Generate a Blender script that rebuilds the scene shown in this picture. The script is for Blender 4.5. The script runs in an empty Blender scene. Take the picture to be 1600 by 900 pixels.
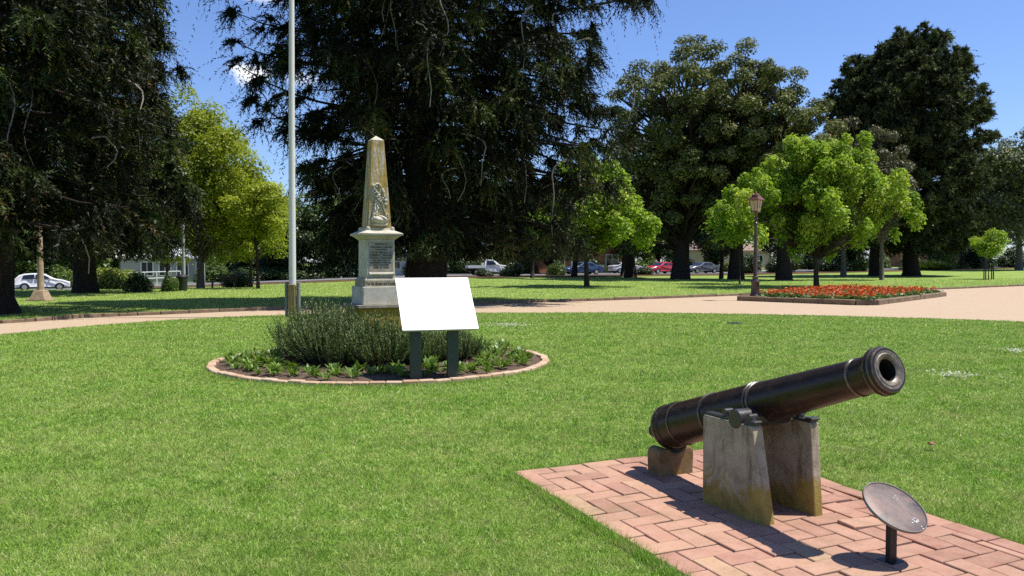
import bpy, math, random
import numpy as np
from mathutils import Vector, Matrix, Quaternion

random.seed(7)
R = math.radians
scene = bpy.context.scene
COL = scene.collection
SQ = math.sqrt

# ------------------------------------------------------------------ camera
F = 1300.0
CAM_Z = 1.6
PITCH = math.atan(42.0 / F)
cam_d = bpy.data.cameras.new("camera")
cam = bpy.data.objects.new("camera", cam_d)
COL.objects.link(cam)
cam.location = (0, 0, CAM_Z)
cam.rotation_euler = (R(90) - PITCH, 0, 0)
cam_d.sensor_width = 36
cam_d.lens = 36 * F / 1600
cam_d.clip_end = 3000
cam_d.clip_start = 0.05
scene.camera = cam
CP, SP = math.cos(PITCH), math.sin(PITCH)


def ray(px, py):
    x, y = (px - 800) / F, -(py - 450) / F
    return Vector((x, CP + y * SP, y * CP - SP))


def G(px, py, z=0.0):            # ground point seen at a place of the photograph
    d = ray(px, py)
    t = (z - CAM_Z) / d.z
    return Vector((d.x * t, d.y * t, z))


def D(px, py, depth):
    d = ray(px, py)
    t = depth / d.y
    return Vector((d.x * t, depth, CAM_Z + d.z * t))


def sst(a, b, x):
    t = np.clip((x - a) / (b - a), 0, 1)
    return t * t * (3 - 2 * t)


def gz(x, y):                    # lie of the land
    x = np.asarray(x, float)
    y = np.asarray(y, float)
    g = -0.030 * np.clip(-x - 8, 0, 60) * sst(42, 66, y)
    g = g + 0.012 * np.clip(x - 25, 0, 50) * sst(60, 112, y)
    return g


def P(px, depth):
    v = D(px, 420, depth)
    return Vector((v.x, depth, float(gz(v.x, depth))))


# ------------------------------------------------------------------ materials
class NT:
    def __init__(s, name):
        s.m = bpy.data.materials.new(name)
        s.m.use_nodes = True
        s.t = s.m.node_tree
        s.n = s.t.nodes
        s.b = s.n["Principled BSDF"]
        s.out = s.n["Material Output"]

    def new(s, typ, **kw):
        n = s.n.new(typ)
        for k, v in kw.items():
            setattr(n, k, v)
        return n

    def link(s, a, b):
        s.t.links.new(a, b)

    def coord(s, kind="Object", scale=(1, 1, 1)):
        tc = s.new("ShaderNodeTexCoord")
        mp = s.new("ShaderNodeMapping")
        mp.inputs["Scale"].default_value = scale
        s.link(tc.outputs[kind], mp.inputs["Vector"])
        return mp.outputs["Vector"]

    def noise(s, vec, scale, detail=5, rough=0.6, dist=0.0):
        n = s.new("ShaderNodeTexNoise")
        n.inputs["Scale"].default_value = scale
        n.inputs["Detail"].default_value = detail
        n.inputs["Roughness"].default_value = rough
        n.inputs["Distortion"].default_value = dist
        if vec is not None:
            s.link(vec, n.inputs["Vector"])
        return n.outputs["Fac"]

    def ramp(s, fac, stops):
        r = s.new("ShaderNodeValToRGB")
        e = r.color_ramp.elements
        while len(e) < len(stops):
            e.new(0.5)
        for el, (p, c) in zip(e, stops):
            el.position = p
            el.color = (c[0], c[1], c[2], 1) if isinstance(c, (tuple, list)) else (c, c, c, 1)
        s.link(fac, r.inputs["Fac"])
        return r.outputs["Color"]

    def mix(s, fac, a, b, mode="MIX"):
        m = s.new("ShaderNodeMix", data_type="RGBA", blend_type=mode)
        for sock, v in ((m.inputs[0], fac), (m.inputs[6], a), (m.inputs[7], b)):
            if hasattr(v, "is_output"):
                s.link(v, sock)
            elif isinstance(v, (tuple, list)):
                sock.default_value = (v[0], v[1], v[2], 1)
            else:
                sock.default_value = v
        return m.outputs[2]

    def attr(s, name="rnd"):
        a = s.new("ShaderNodeAttribute", attribute_name=name)
        return a.outputs["Fac"]

    def bump(s, fac, strength=0.3, dist=0.01):
        b = s.new("ShaderNodeBump")
        b.inputs["Strength"].default_value = strength
        b.inputs["Distance"].default_value = dist
        s.link(fac, b.inputs["Height"])
        s.link(b.outputs["Normal"], s.b.inputs["Normal"])

    def base(s, c, rough=0.8, spec=0.3, metal=0.0):
        if hasattr(c, "is_output"):
            s.link(c, s.b.inputs["Base Color"])
        else:
            s.b.inputs["Base Color"].default_value = (c[0], c[1], c[2], 1)
        s.b.inputs["Roughness"].default_value = rough
        s.b.inputs["Specular IOR Level"].default_value = spec
        s.b.inputs["Metallic"].default_value = metal
        return s.m


def plain(name, c, rough=0.6, spec=0.4, metal=0.0, var=0.12, scale=8):
    t = NT(name)
    v = t.coord()
    f = t.noise(v, scale, 4)
    lo = tuple(x * (1 - var) for x in c)
    hi = tuple(min(1, x * (1 + var)) for x in c)
    t.base(t.ramp(f, [(0.3, lo), (0.7, hi)]), rough, spec, metal)
    return t.m


def leaf_mat(name, stops, transl=0.35, rough=0.5, spec=0.35, patch=None):
    t = NT(name)
    c = t.ramp(t.attr(), stops)
    if patch:
        f = t.noise(t.coord("Object"), patch[0], 3)
        c = t.mix(t.ramp(f, [(0.42, 0.0), (0.62, 1.0)]), c, t.mix(0.7, c, patch[1]))
    t.base(c, rough, spec)
    if transl > 0:
        tr = t.new("ShaderNodeBsdfTranslucent")
        t.link(t.mix(1.0, c, (1.15, 1.2, 0.55), "MULTIPLY"), tr.inputs["Color"])
        mx = t.new("ShaderNodeMixShader")
        mx.inputs[0].default_value = transl
        t.link(t.b.outputs[0], mx.inputs[1])
        t.link(tr.outputs[0], mx.inputs[2])
        t.link(mx.outputs[0], t.out.inputs["Surface"])
    return t.m


def bark_mat(name, lo, hi, sc=(6, 6, 1.2)):
    t = NT(name)
    v = t.coord("Object", sc)
    f = t.noise(v, 2.2, 8, 0.7, 0.6)
    t.bump(f, 0.8, 0.05)
    return t.base(t.ramp(f, [(0.3, lo), (0.7, hi)]), 0.9, 0.15)


M = {}
# lawn sheet
t = NT("lawn_turf")
v = t.coord("Object")
n1 = t.noise(v, 0.55, 5, 0.65)
n2 = t.noise(v, 45, 6, 0.75)
n3 = t.noise(v, 4.0, 5, 0.7)
c = t.ramp(n2, [(0.3, (0.08, 0.145, 0.02)), (0.5, (0.16, 0.255, 0.04)), (0.72, (0.28, 0.34, 0.09))])
c = t.mix(t.ramp(n1, [(0.40, 0.0), (0.68, 0.75)]), c, (0.30, 0.35, 0.10))
c = t.mix(t.ramp(n3, [(0.55, 0.0), (0.75, 0.55)]), c, (0.38, 0.35, 0.15))
t.bump(n2, 0.9, 0.03)
M["lawn"] = t.base(c, 0.9, 0.1)
# grass blades
t = NT("grass_blades")
v = t.coord("Object")
r = t.attr()
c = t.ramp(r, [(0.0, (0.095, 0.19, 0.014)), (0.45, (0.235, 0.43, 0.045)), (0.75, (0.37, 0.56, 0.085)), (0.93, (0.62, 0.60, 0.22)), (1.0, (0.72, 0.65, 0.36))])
n1 = t.noise(v, 0.9, 5, 0.7)
n3 = t.noise(v, 4.5, 6, 0.75)
n5 = t.noise(v, 11.0, 5, 0.75)
c = t.mix(t.ramp(n1, [(0.42, 0.0), (0.66, 0.60)]), c, (0.38, 0.44, 0.12))
c = t.mix(t.ramp(n3, [(0.50, 0.0), (0.68, 0.75)]), c, (0.47, 0.45, 0.17))
c = t.mix(t.ramp(n5, [(0.30, 0.65), (0.46, 0.0)]), c, (0.10, 0.21, 0.025))
t.base(c, 0.45, 0.35)
tr = t.new("ShaderNodeBsdfTranslucent")
t.link(c, tr.inputs["Color"])
mx = t.new("ShaderNodeMixShader")
mx.inputs[0].default_value = 0.3
t.link(t.b.outputs[0], mx.inputs[1]); t.link(tr.outputs[0], mx.inputs[2]); t.link(mx.outputs[0], t.out.inputs["Surface"])
M["blades"] = t.m
# sand path
t = NT("path_gravel")
v = t.coord("Object")
a = t.noise(v, 60, 6, 0.7); b = t.noise(v, 0.5, 5, 0.65)
c = t.ramp(a, [(0.3, (0.32, 0.23, 0.15)), (0.6, (0.45, 0.358, 0.255)), (0.8, (0.52, 0.425, 0.32))])
c = t.mix(t.ramp(b, [(0.35, 0.0), (0.75, 0.5)]), c, (0.42, 0.285, 0.19))
b2 = t.noise(v, 3.0, 7, 0.75)
c = t.mix(t.ramp(b2, [(0.52, 0.0), (0.72, 0.45)]), c, (0.30, 0.20, 0.125))
b3 = t.noise(v, 9.0, 6, 0.8)
c = t.mix(t.ramp(b3, [(0.66, 0.0), (0.74, 0.6)]), c, (0.20, 0.13, 0.08))
t.bump(a, 0.5, 0.01)
M["path"] = t.base(c, 0.95, 0.1)
# asphalt, concrete, mulch, soil
t = NT("asphalt"); v = t.coord(); a = t.noise(v, 3, 8, 0.7)
M["asphalt"] = t.base(t.ramp(a, [(0.3, (0.10, 0.105, 0.115)), (0.7, (0.17, 0.172, 0.185))]), 0.8, 0.3)
t = NT("kerb_concrete"); v = t.coord(); a = t.noise(v, 5, 8, 0.7)
M["kerb"] = t.base(t.ramp(a, [(0.3, (0.30, 0.28, 0.24)), (0.7, (0.45, 0.42, 0.37))]), 0.9, 0.2)
t = NT("edging_stone"); v = t.coord(); a = t.noise(v, 3, 8, 0.75)
t.bump(a, 0.6, 0.03)
M["edging"] = t.base(t.ramp(a, [(0.3, (0.10, 0.075, 0.05)), (0.55, (0.21, 0.15, 0.095)), (0.75, (0.32, 0.24, 0.15))]), 0.9, 0.2)
t = NT("leaf_mulch"); v = t.coord(); a = t.noise(v, 12, 8, 0.8); b = t.noise(v, 0.7, 4)
c = t.ramp(a, [(0.3, (0.04, 0.022, 0.012)), (0.55, (0.13, 0.07, 0.038)), (0.75, (0.27, 0.17, 0.09))])
t.bump(a, 1.0, 0.05)
M["mulch"] = t.base(t.mix(t.ramp(b, [(0.4, 0), (0.6, 0.6)]), c, (0.09, 0.055, 0.03)), 0.95, 0.1)
t = NT("garden_soil"); v = t.coord(); a = t.noise(v, 22, 8, 0.8); b = t.noise(v, 2, 5)
c = t.ramp(a, [(0.25, (0.055, 0.035, 0.024)), (0.55, (0.15, 0.105, 0.075)), (0.8, (0.28, 0.21, 0.155))])
t.bump(a, 1.0, 0.04)
M["soil"] = t.base(c, 0.95, 0.1)
# bricks
t = NT("paving_brick"); v = t.coord("Object")
r = t.attr(); a = t.noise(v, 9, 7, 0.7); b = t.noise(v, 90, 5, 0.7); d_ = t.noise(v, 2.2, 5, 0.7)
c = t.ramp(r, [(0.0, (0.28, 0.125, 0.085)), (0.3, (0.36, 0.180, 0.125)), (0.6, (0.41, 0.220, 0.148)), (0.85, (0.44, 0.260, 0.165)), (1.0, (0.42, 0.280, 0.155))])
c = t.mix(t.ramp(a, [(0.35, 0.0), (0.7, 0.6)]), c, (0.47, 0.29, 0.215))
c = t.mix(t.ramp(d_, [(0.5, 0.0), (0.72, 0.55)]), c, (0.23, 0.135, 0.085))
c = t.mix(t.ramp(b, [(0.28, 0.7), (0.42, 0.0)]), c, (0.13, 0.07, 0.045))
st = t.noise(v, 1.1, 7, 0.75, 0.6)
c = t.mix(t.ramp(st, [(0.50, 0.0), (0.64, 0.5)]), c, (0.22, 0.16, 0.09))
gr = t.noise(v, 26, 7, 0.8)
c = t.mix(t.ramp(gr, [(0.52, 0.0), (0.70, 0.45)]), c, (0.17, 0.105, 0.075))
c = t.mix(0.05, c, (0.27, 0.22, 0.18))
t.bump(b, 0.35, 0.004)
M["brick"] = t.base(c, 0.85, 0.2)
t = NT("joint_sand"); v = t.coord(); a = t.noise(v, 60, 6, 0.8); b = t.noise(v, 5, 5)
c = t.ramp(a, [(0.3, (0.025, 0.017, 0.011)), (0.7, (0.09, 0.065, 0.04))])
M["joint"] = t.base(t.mix(t.ramp(b, [(0.5, 0), (0.62, 0.7)]), c, (0.10, 0.13, 0.03)), 0.95, 0.1)
t = NT("edging_brick"); v = t.coord(); r = t.attr(); a = t.noise(v, 14, 7, 0.7)
c = t.ramp(r, [(0.0, (0.40, 0.25, 0.155)), (0.5, (0.47, 0.325, 0.21)), (1.0, (0.50, 0.38, 0.26))])
t.bump(a, 0.4, 0.01)
M["edge_brick"] = t.base(t.mix(t.ramp(a, [(0.4, 0), (0.75, 0.5)]), c, (0.40, 0.28, 0.20)), 0.9, 0.2)
# cannon iron
t = NT("cannon_iron"); v = t.coord("Object"); a = t.noise(v, 7, 8, 0.7); b = t.noise(v, 60, 5, 0.7)
c = t.ramp(a, [(0.3, (0.012, 0.0075, 0.0045)), (0.6, (0.028, 0.0165, 0.009)), (0.8, (0.058, 0.035, 0.019))])
c = t.mix(t.ramp(b, [(0.62, 0.0), (0.74, 0.5)]), c, (0.15, 0.10, 0.065))
du = t.noise(t.coord("Object", (3, 3, 14)), 2.5, 6, 0.7)
c = t.mix(t.ramp(du, [(0.58, 0.0), (0.72, 0.35)]), c, (0.13, 0.085, 0.05))
t.bump(b, 0.22, 0.004)
rr = t.ramp(a, [(0.3, 0.26), (0.7, 0.40)])
t.link(rr, t.b.inputs["Roughness"])
M["iron"] = t.base(c, 0.38, 0.32, 0.0)
t.link(rr, t.b.inputs["Roughness"])
t = NT("worn_iron"); v = t.coord("Object"); a = t.noise(v, 40, 7, 0.75)
c = t.ramp(a, [(0.3, (0.04, 0.032, 0.025)), (0.55, (0.15, 0.12, 0.085)), (0.75, (0.33, 0.28, 0.20))])
M["worn"] = t.base(c, 0.45, 0.6, 0.25)
M["bore"] = plain("bore_black", (0.008, 0.007, 0.006), 0.8)
M["strap"] = plain("strap_iron", (0.035, 0.032, 0.034), 0.32, 0.6)
# concrete of the cannon piers
t = NT("weathered_concrete"); v = t.coord("Object")
a = t.noise(v, 5, 9, 0.72, 0.4); b = t.noise(t.coord("Object", (9, 9, 1.3)), 2, 7, 0.7); g = t.noise(v, 70, 5, 0.7)
c = t.ramp(a, [(0.28, (0.17, 0.135, 0.085)), (0.5, (0.36, 0.30, 0.21)), (0.75, (0.50, 0.43, 0.32))])
c = t.mix(t.ramp(b, [(0.52, 0.0), (0.66, 0.75)]), c, (0.105, 0.085, 0.06))
c = t.mix(t.ramp(g, [(0.25, 0.6), (0.4, 0.0)]), c, (0.13, 0.11, 0.08))
sep = t.new("ShaderNodeSeparateXYZ"); t.link(t.coord("Object"), sep.inputs[0])
mth = t.new("ShaderNodeMath", operation="MULTIPLY_ADD")
t.link(sep.outputs[2], mth.inputs[0]); mth.inputs[1].default_value = -2.3; mth.inputs[2].default_value = 0.64
ad = t.new("ShaderNodeMath", operation="ADD"); t.link(mth.outputs[0], ad.inputs[0])
am = t.new("ShaderNodeMath", operation="MULTIPLY_ADD"); am.inputs[1].default_value = 2.0; am.inputs[2].default_value = -0.5
t.link(t.noise(v, 4.5, 8, 0.75, 0.8), am.inputs[0]); t.link(am.outputs[0], ad.inputs[1])
c = t.mix(t.ramp(ad.outputs[0], [(0.55, 0.0), (0.78, 0.85)]), c, t.ramp(a, [(0.35, (0.16, 0.115, 0.016)), (0.65, (0.34, 0.245, 0.035))]))
t.bump(a, 0.5, 0.02)
M["concrete"] = t.base(c, 0.92, 0.15)
t = NT("brown_block_stone"); v = t.coord("Object")
a = t.noise(v, 7, 8, 0.72, 0.4); b = t.noise(v, 4, 6, 0.7)
c = t.ramp(a, [(0.3, (0.10, 0.065, 0.03)), (0.55, (0.21, 0.145, 0.075)), (0.75, (0.31, 0.235, 0.14))])
c = t.mix(t.ramp(b, [(0.5, 0.0), (0.64, 0.8)]), c, (0.22, 0.15, 0.02))
t.bump(a, 0.5, 0.02)
M["block"] = t.base(c, 0.92, 0.15)
# monument stone
t = NT("monument_stone"); v = t.coord("Object")
a = t.noise(v, 5, 9, 0.72, 0.5); b = t.noise(t.coord("Object", (7, 7, 1.4)), 2.2, 7, 0.7); g = t.noise(v, 50, 5, 0.7)
c = t.ramp(a, [(0.3, (0.19, 0.165, 0.115)), (0.55, (0.33, 0.30, 0.235)), (0.75, (0.45, 0.42, 0.35))])
c = t.mix(t.ramp(b, [(0.52, 0.0), (0.68, 0.75)]), c, (0.30, 0.21, 0.045))
c = t.mix(t.ramp(g, [(0.25, 0.5), (0.42, 0.0)]), c, (0.18, 0.16, 0.12))
t.bump(a, 0.4, 0.02)
M["stone"] = t.base(c, 0.9, 0.15)
t = NT("obelisk_stone"); v = t.coord("Object")
a = t.noise(v, 9, 9, 0.75, 0.8); b = t.noise(t.coord("Object", (8, 8, 1.0)), 2.4, 7, 0.7); g = t.noise(v, 60, 5, 0.7)
c = t.ramp(a, [(0.3, (0.22, 0.19, 0.12)), (0.52, (0.45, 0.41, 0.32)), (0.75, (0.60, 0.57, 0.49))])
c = t.mix(t.ramp(b, [(0.42, 0.0), (0.54, 0.9)]), c, (0.32, 0.20, 0.03))
bl = t.noise(v, 16, 7, 0.8, 0.6)
c = t.mix(t.ramp(bl, [(0.54, 0.0), (0.62, 0.7)]), c, (0.10, 0.085, 0.05))
c = t.mix(t.ramp(g, [(0.28, 0.6), (0.45, 0.0)]), c, (0.12, 0.105, 0.07))
t.bump(a, 0.5, 0.02)
M["obelisk"] = t.base(c, 0.9, 0.15)
t = NT("clean_marble"); v = t.coord("Object"); a = t.noise(v, 8, 8, 0.7); b = t.noise(v, 2.5, 6)
c = t.ramp(a, [(0.3, (0.37, 0.335, 0.255)), (0.7, (0.60, 0.565, 0.465))])
c = t.mix(t.ramp(b, [(0.5, 0), (0.68, 0.4)]), c, (0.30, 0.22, 0.09))
t.bump(a, 0.2, 0.01)
M["marble"] = t.base(c, 0.75, 0.3)
t = NT("ochre_render"); v = t.coord("Object"); a = t.noise(v, 4, 8, 0.7)
c = t.ramp(a, [(0.3, (0.30, 0.18, 0.018)), (0.6, (0.42, 0.27, 0.03)), (0.8, (0.38, 0.26, 0.07))])
M["ochre"] = t.base(c, 0.9, 0.15)
M["letter"] = plain("letter_lead", (0.04, 0.034, 0.022), 0.7)
M["sign_white"] = plain("sign_white", (0.88, 0.88, 0.87), 0.35, 0.5, var=0.01)
M["sign_post"] = plain("sign_post_green", (0.040, 0.055, 0.036), 0.5)
# plaque disc
t = NT("bronze_plaque"); v = t.coord("Object"); a = t.noise(v, 6, 7, 0.65, 0.5); b = t.noise(v, 120, 5, 0.8); h = t.noise(v, 22, 6, 0.7)
c = t.ramp(a, [(0.36, (0.035, 0.032, 0.034)), (0.5, (0.115, 0.076, 0.064)), (0.64, (0.185, 0.105, 0.08))])
c = t.mix(t.ramp(b, [(0.52, 0.0), (0.66, 0.35)]), c, (0.24, 0.225, 0.22))
c = t.mix(t.ramp(h, [(0.68, 0.0), (0.72, 0.7)]), c, (0.10, 0.09, 0.09))
t.bump(b, 0.25, 0.003)
M["plaque"] = t.base(c, 0.5, 0.4, 0.1)
M["paint_flake"] = plain("bare_metal_flake", (0.55, 0.52, 0.50), 0.35, 0.6, 0.3, var=0.3, scale=60)
M["black_steel"] = plain("black_steel", (0.014, 0.013, 0.013), 0.5)
M["rim_steel"] = plain("rim_steel", (0.16, 0.15, 0.14), 0.35, 0.6, 0.5)
# flagpole
t = NT("worn_white_paint"); v = t.coord("Object", (7, 7, 0.9)); a = t.noise(v, 2, 8, 0.75); b = t.noise(t.coord(), 30, 6, 0.7)
c = t.ramp(b, [(0.3, (0.50, 0.485, 0.45)), (0.7, (0.70, 0.68, 0.63))])
c = t.mix(t.ramp(a, [(0.60, 0.0), (0.68, 0.9)]), c, (0.30, 0.20, 0.09))
M["pole_paint"] = t.base(c, 0.7, 0.3)
M["old_timber"] = bark_mat("old_timber", (0.20, 0.12, 0.05), (0.42, 0.29, 0.13), (12, 12, 0.8))
M["grey_timber"] = bark_mat("grey_timber", (0.11, 0.12, 0.11), (0.27, 0.28, 0.26), (12, 12, 0.8))
# lamps
M["lamp_brown"] = plain("lamp_brown_paint", (0.062, 0.036, 0.025), 0.36, 0.5)
M["lamp_copper"] = plain("lamp_copper", (0.16, 0.070, 0.042), 0.4, 0.5, 0.3)
t = NT("lantern_glass")
t.base((0.60, 0.50, 0.30), 0.25, 0.5)
t.b.inputs["Alpha"].default_value = 0.75
M["lamp_glass"] = t.m
M["lamp_stone"] = plain("lamp_stone_base", (0.34, 0.25, 0.17), 0.9, 0.2, var=0.3)
# barks
M["bark_dark"] = bark_mat("bark_dark", (0.012, 0.009, 0.007), (0.055, 0.042, 0.032))
M["bark_grey"] = bark_mat("bark_grey", (0.06, 0.05, 0.038), (0.20, 0.17, 0.13))
M["bark_young"] = bark_mat("bark_young", (0.03, 0.022, 0.016), (0.085, 0.065, 0.045))
M["twig_pale"] = bark_mat("twig_pale", (0.15, 0.13, 0.11), (0.36, 0.32, 0.27))
# foliage
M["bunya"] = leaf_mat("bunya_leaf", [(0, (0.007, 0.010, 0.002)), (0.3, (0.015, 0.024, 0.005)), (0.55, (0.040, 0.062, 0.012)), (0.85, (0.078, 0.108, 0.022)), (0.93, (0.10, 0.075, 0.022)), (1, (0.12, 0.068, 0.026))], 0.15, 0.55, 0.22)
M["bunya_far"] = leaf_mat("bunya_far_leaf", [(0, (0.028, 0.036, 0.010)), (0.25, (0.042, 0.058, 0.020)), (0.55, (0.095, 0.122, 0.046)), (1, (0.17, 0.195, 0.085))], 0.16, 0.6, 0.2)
M["maple"] = leaf_mat("maple_leaf", [(0, (0.11, 0.20, 0.014)), (0.5, (0.225, 0.345, 0.030)), (0.85, (0.35, 0.45, 0.055)), (1, (0.47, 0.50, 0.11))], 0.42, 0.55, 0.2)
M["elm"] = leaf_mat("elm_leaf", [(0, (0.15, 0.20, 0.016)), (0.5, (0.26, 0.31, 0.026)), (1, (0.38, 0.40, 0.05))], 0.45, 0.5, 0.3)
M["oak"] = leaf_mat("oak_leaf", [(0, (0.05, 0.065, 0.016)), (0.5, (0.125, 0.145, 0.042)), (0.9, (0.21, 0.225, 0.08)), (1, (0.27, 0.265, 0.11))], 0.18, 0.6, 0.2)
M["olive"] = leaf_mat("olive_leaf", [(0, (0.07, 0.065, 0.03)), (0.5, (0.11, 0.105, 0.05)), (1, (0.16, 0.15, 0.08))], 0.2, 0.5, 0.3)
M["dark_green"] = leaf_mat("dark_green_leaf", [(0, (0.022, 0.040, 0.012)), (0.6, (0.045, 0.075, 0.02)), (1, (0.08, 0.12, 0.035))], 0.2, 0.4, 0.4)
M["mid_green"] = leaf_mat("mid_green_leaf", [(0, (0.05, 0.09, 0.02)), (0.6, (0.10, 0.16, 0.032)), (1, (0.17, 0.23, 0.055))], 0.3, 0.45, 0.35)
M["grey_green"] = leaf_mat("grey_green_leaf", [(0, (0.065, 0.080, 0.028)), (0.6, (0.125, 0.145, 0.052)), (1, (0.19, 0.205, 0.09))], 0.2, 0.5, 0.3)
M["yellow_green"] = leaf_mat("yellow_green_leaf", [(0, (0.10, 0.14, 0.02)), (0.6, (0.18, 0.23, 0.03)), (1, (0.27, 0.28, 0.06))], 0.35, 0.5, 0.3)
M["rust"] = leaf_mat("rust_leaf", [(0, (0.08, 0.03, 0.018)), (0.6, (0.17, 0.07, 0.04)), (1, (0.24, 0.12, 0.06))], 0.3, 0.5, 0.3)
M["rosemary"] = leaf_mat("rosemary_leaf", [(0, (0.05, 0.085, 0.020)), (0.6, (0.12, 0.17, 0.045)), (0.9, (0.21, 0.26, 0.085)), (1, (0.32, 0.29, 0.15))], 0.1, 0.5, 0.35)
M["bedding"] = leaf_mat("bedding_leaf", [(0, (0.075, 0.14, 0.02)), (0.5, (0.13, 0.22, 0.03)), (1, (0.24, 0.31, 0.07))], 0.3, 0.4, 0.4)
M["red_flower"] = leaf_mat("red_petal", [(0, (0.44, 0.035, 0.010)), (0.6, (0.62, 0.085, 0.020)), (1, (0.75, 0.18, 0.045))], 0.3, 0.5, 0.3)
M["flower_leaf"] = leaf_mat("flower_plant_leaf", [(0, (0.04, 0.08, 0.015)), (0.6, (0.08, 0.15, 0.03)), (1, (0.15, 0.22, 0.05))], 0.3, 0.45, 0.35)
M["clover"] = leaf_mat("clover_flower", [(0, (0.45, 0.47, 0.38)), (1, (0.72, 0.72, 0.62))], 0.3, 0.6, 0.2)
M["pink"] = plain("pink_petal", (0.45, 0.10, 0.20), 0.6)
M["dead_leaf"] = plain("dead_leaf_skin", (0.38, 0.19, 0.13), 0.7, var=0.3, scale=30)
# vehicles and buildings
for n_, c_ in (("car_white", (0.80, 0.80, 0.80)), ("car_blue", (0.035, 0.075, 0.19)), ("car_silver", (0.55, 0.56, 0.57)), ("car_red", (0.50, 0.035, 0.06)), ("car_dark", (0.12, 0.13, 0.15))):
    M[n_] = plain(n_ + "_paint", c_, 0.22, 0.6, 0.0, var=0.03)
M["car_glass"] = plain("car_glass", (0.012, 0.015, 0.018), 0.08, 0.7, var=0.05)
M["tyre"] = plain("tyre_rubber", (0.012, 0.012, 0.012), 0.8)
M["alloy"] = plain("alloy_wheel", (0.42, 0.42, 0.43), 0.35, 0.5, 0.5)
M["lamp_clear"] = plain("headlight_lens", (0.75, 0.76, 0.78), 0.12, 0.7)
M["lamp_red"] = plain("tail_lens", (0.35, 0.02, 0.02), 0.2, 0.6)
M["wall_grey"] = plain("weatherboard_grey", (0.30, 0.30, 0.30), 0.8, var=0.08)
M["wall_brick"] = plain("house_brick", (0.24, 0.10, 0.065), 0.9, var=0.3, scale=2)
M["wall_cream"] = plain("house_render", (0.46, 0.36, 0.31), 0.85, var=0.1)
M["roof_metal"] = plain("roof_metal", (0.50, 0.52, 0.55), 0.45, 0.5)
M["roof_tile"] = plain("roof_tile", (0.22, 0.15, 0.12), 0.8, var=0.3, scale=4)
M["trim_white"] = plain("trim_white", (0.72, 0.72, 0.72), 0.6)
M["win_dark"] = plain("window_glass_dark", (0.02, 0.025, 0.03), 0.1, 0.6)
M["steel_grey"] = plain("galvanised_steel", (0.40, 0.42, 0.44), 0.45, 0.5, 0.3)
M["bin_green"] = plain("bin_dark_green", (0.015, 0.022, 0.018), 0.5)
M["valve"] = plain("valve_cover_iron", (0.05, 0.05, 0.045), 0.6)


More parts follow.
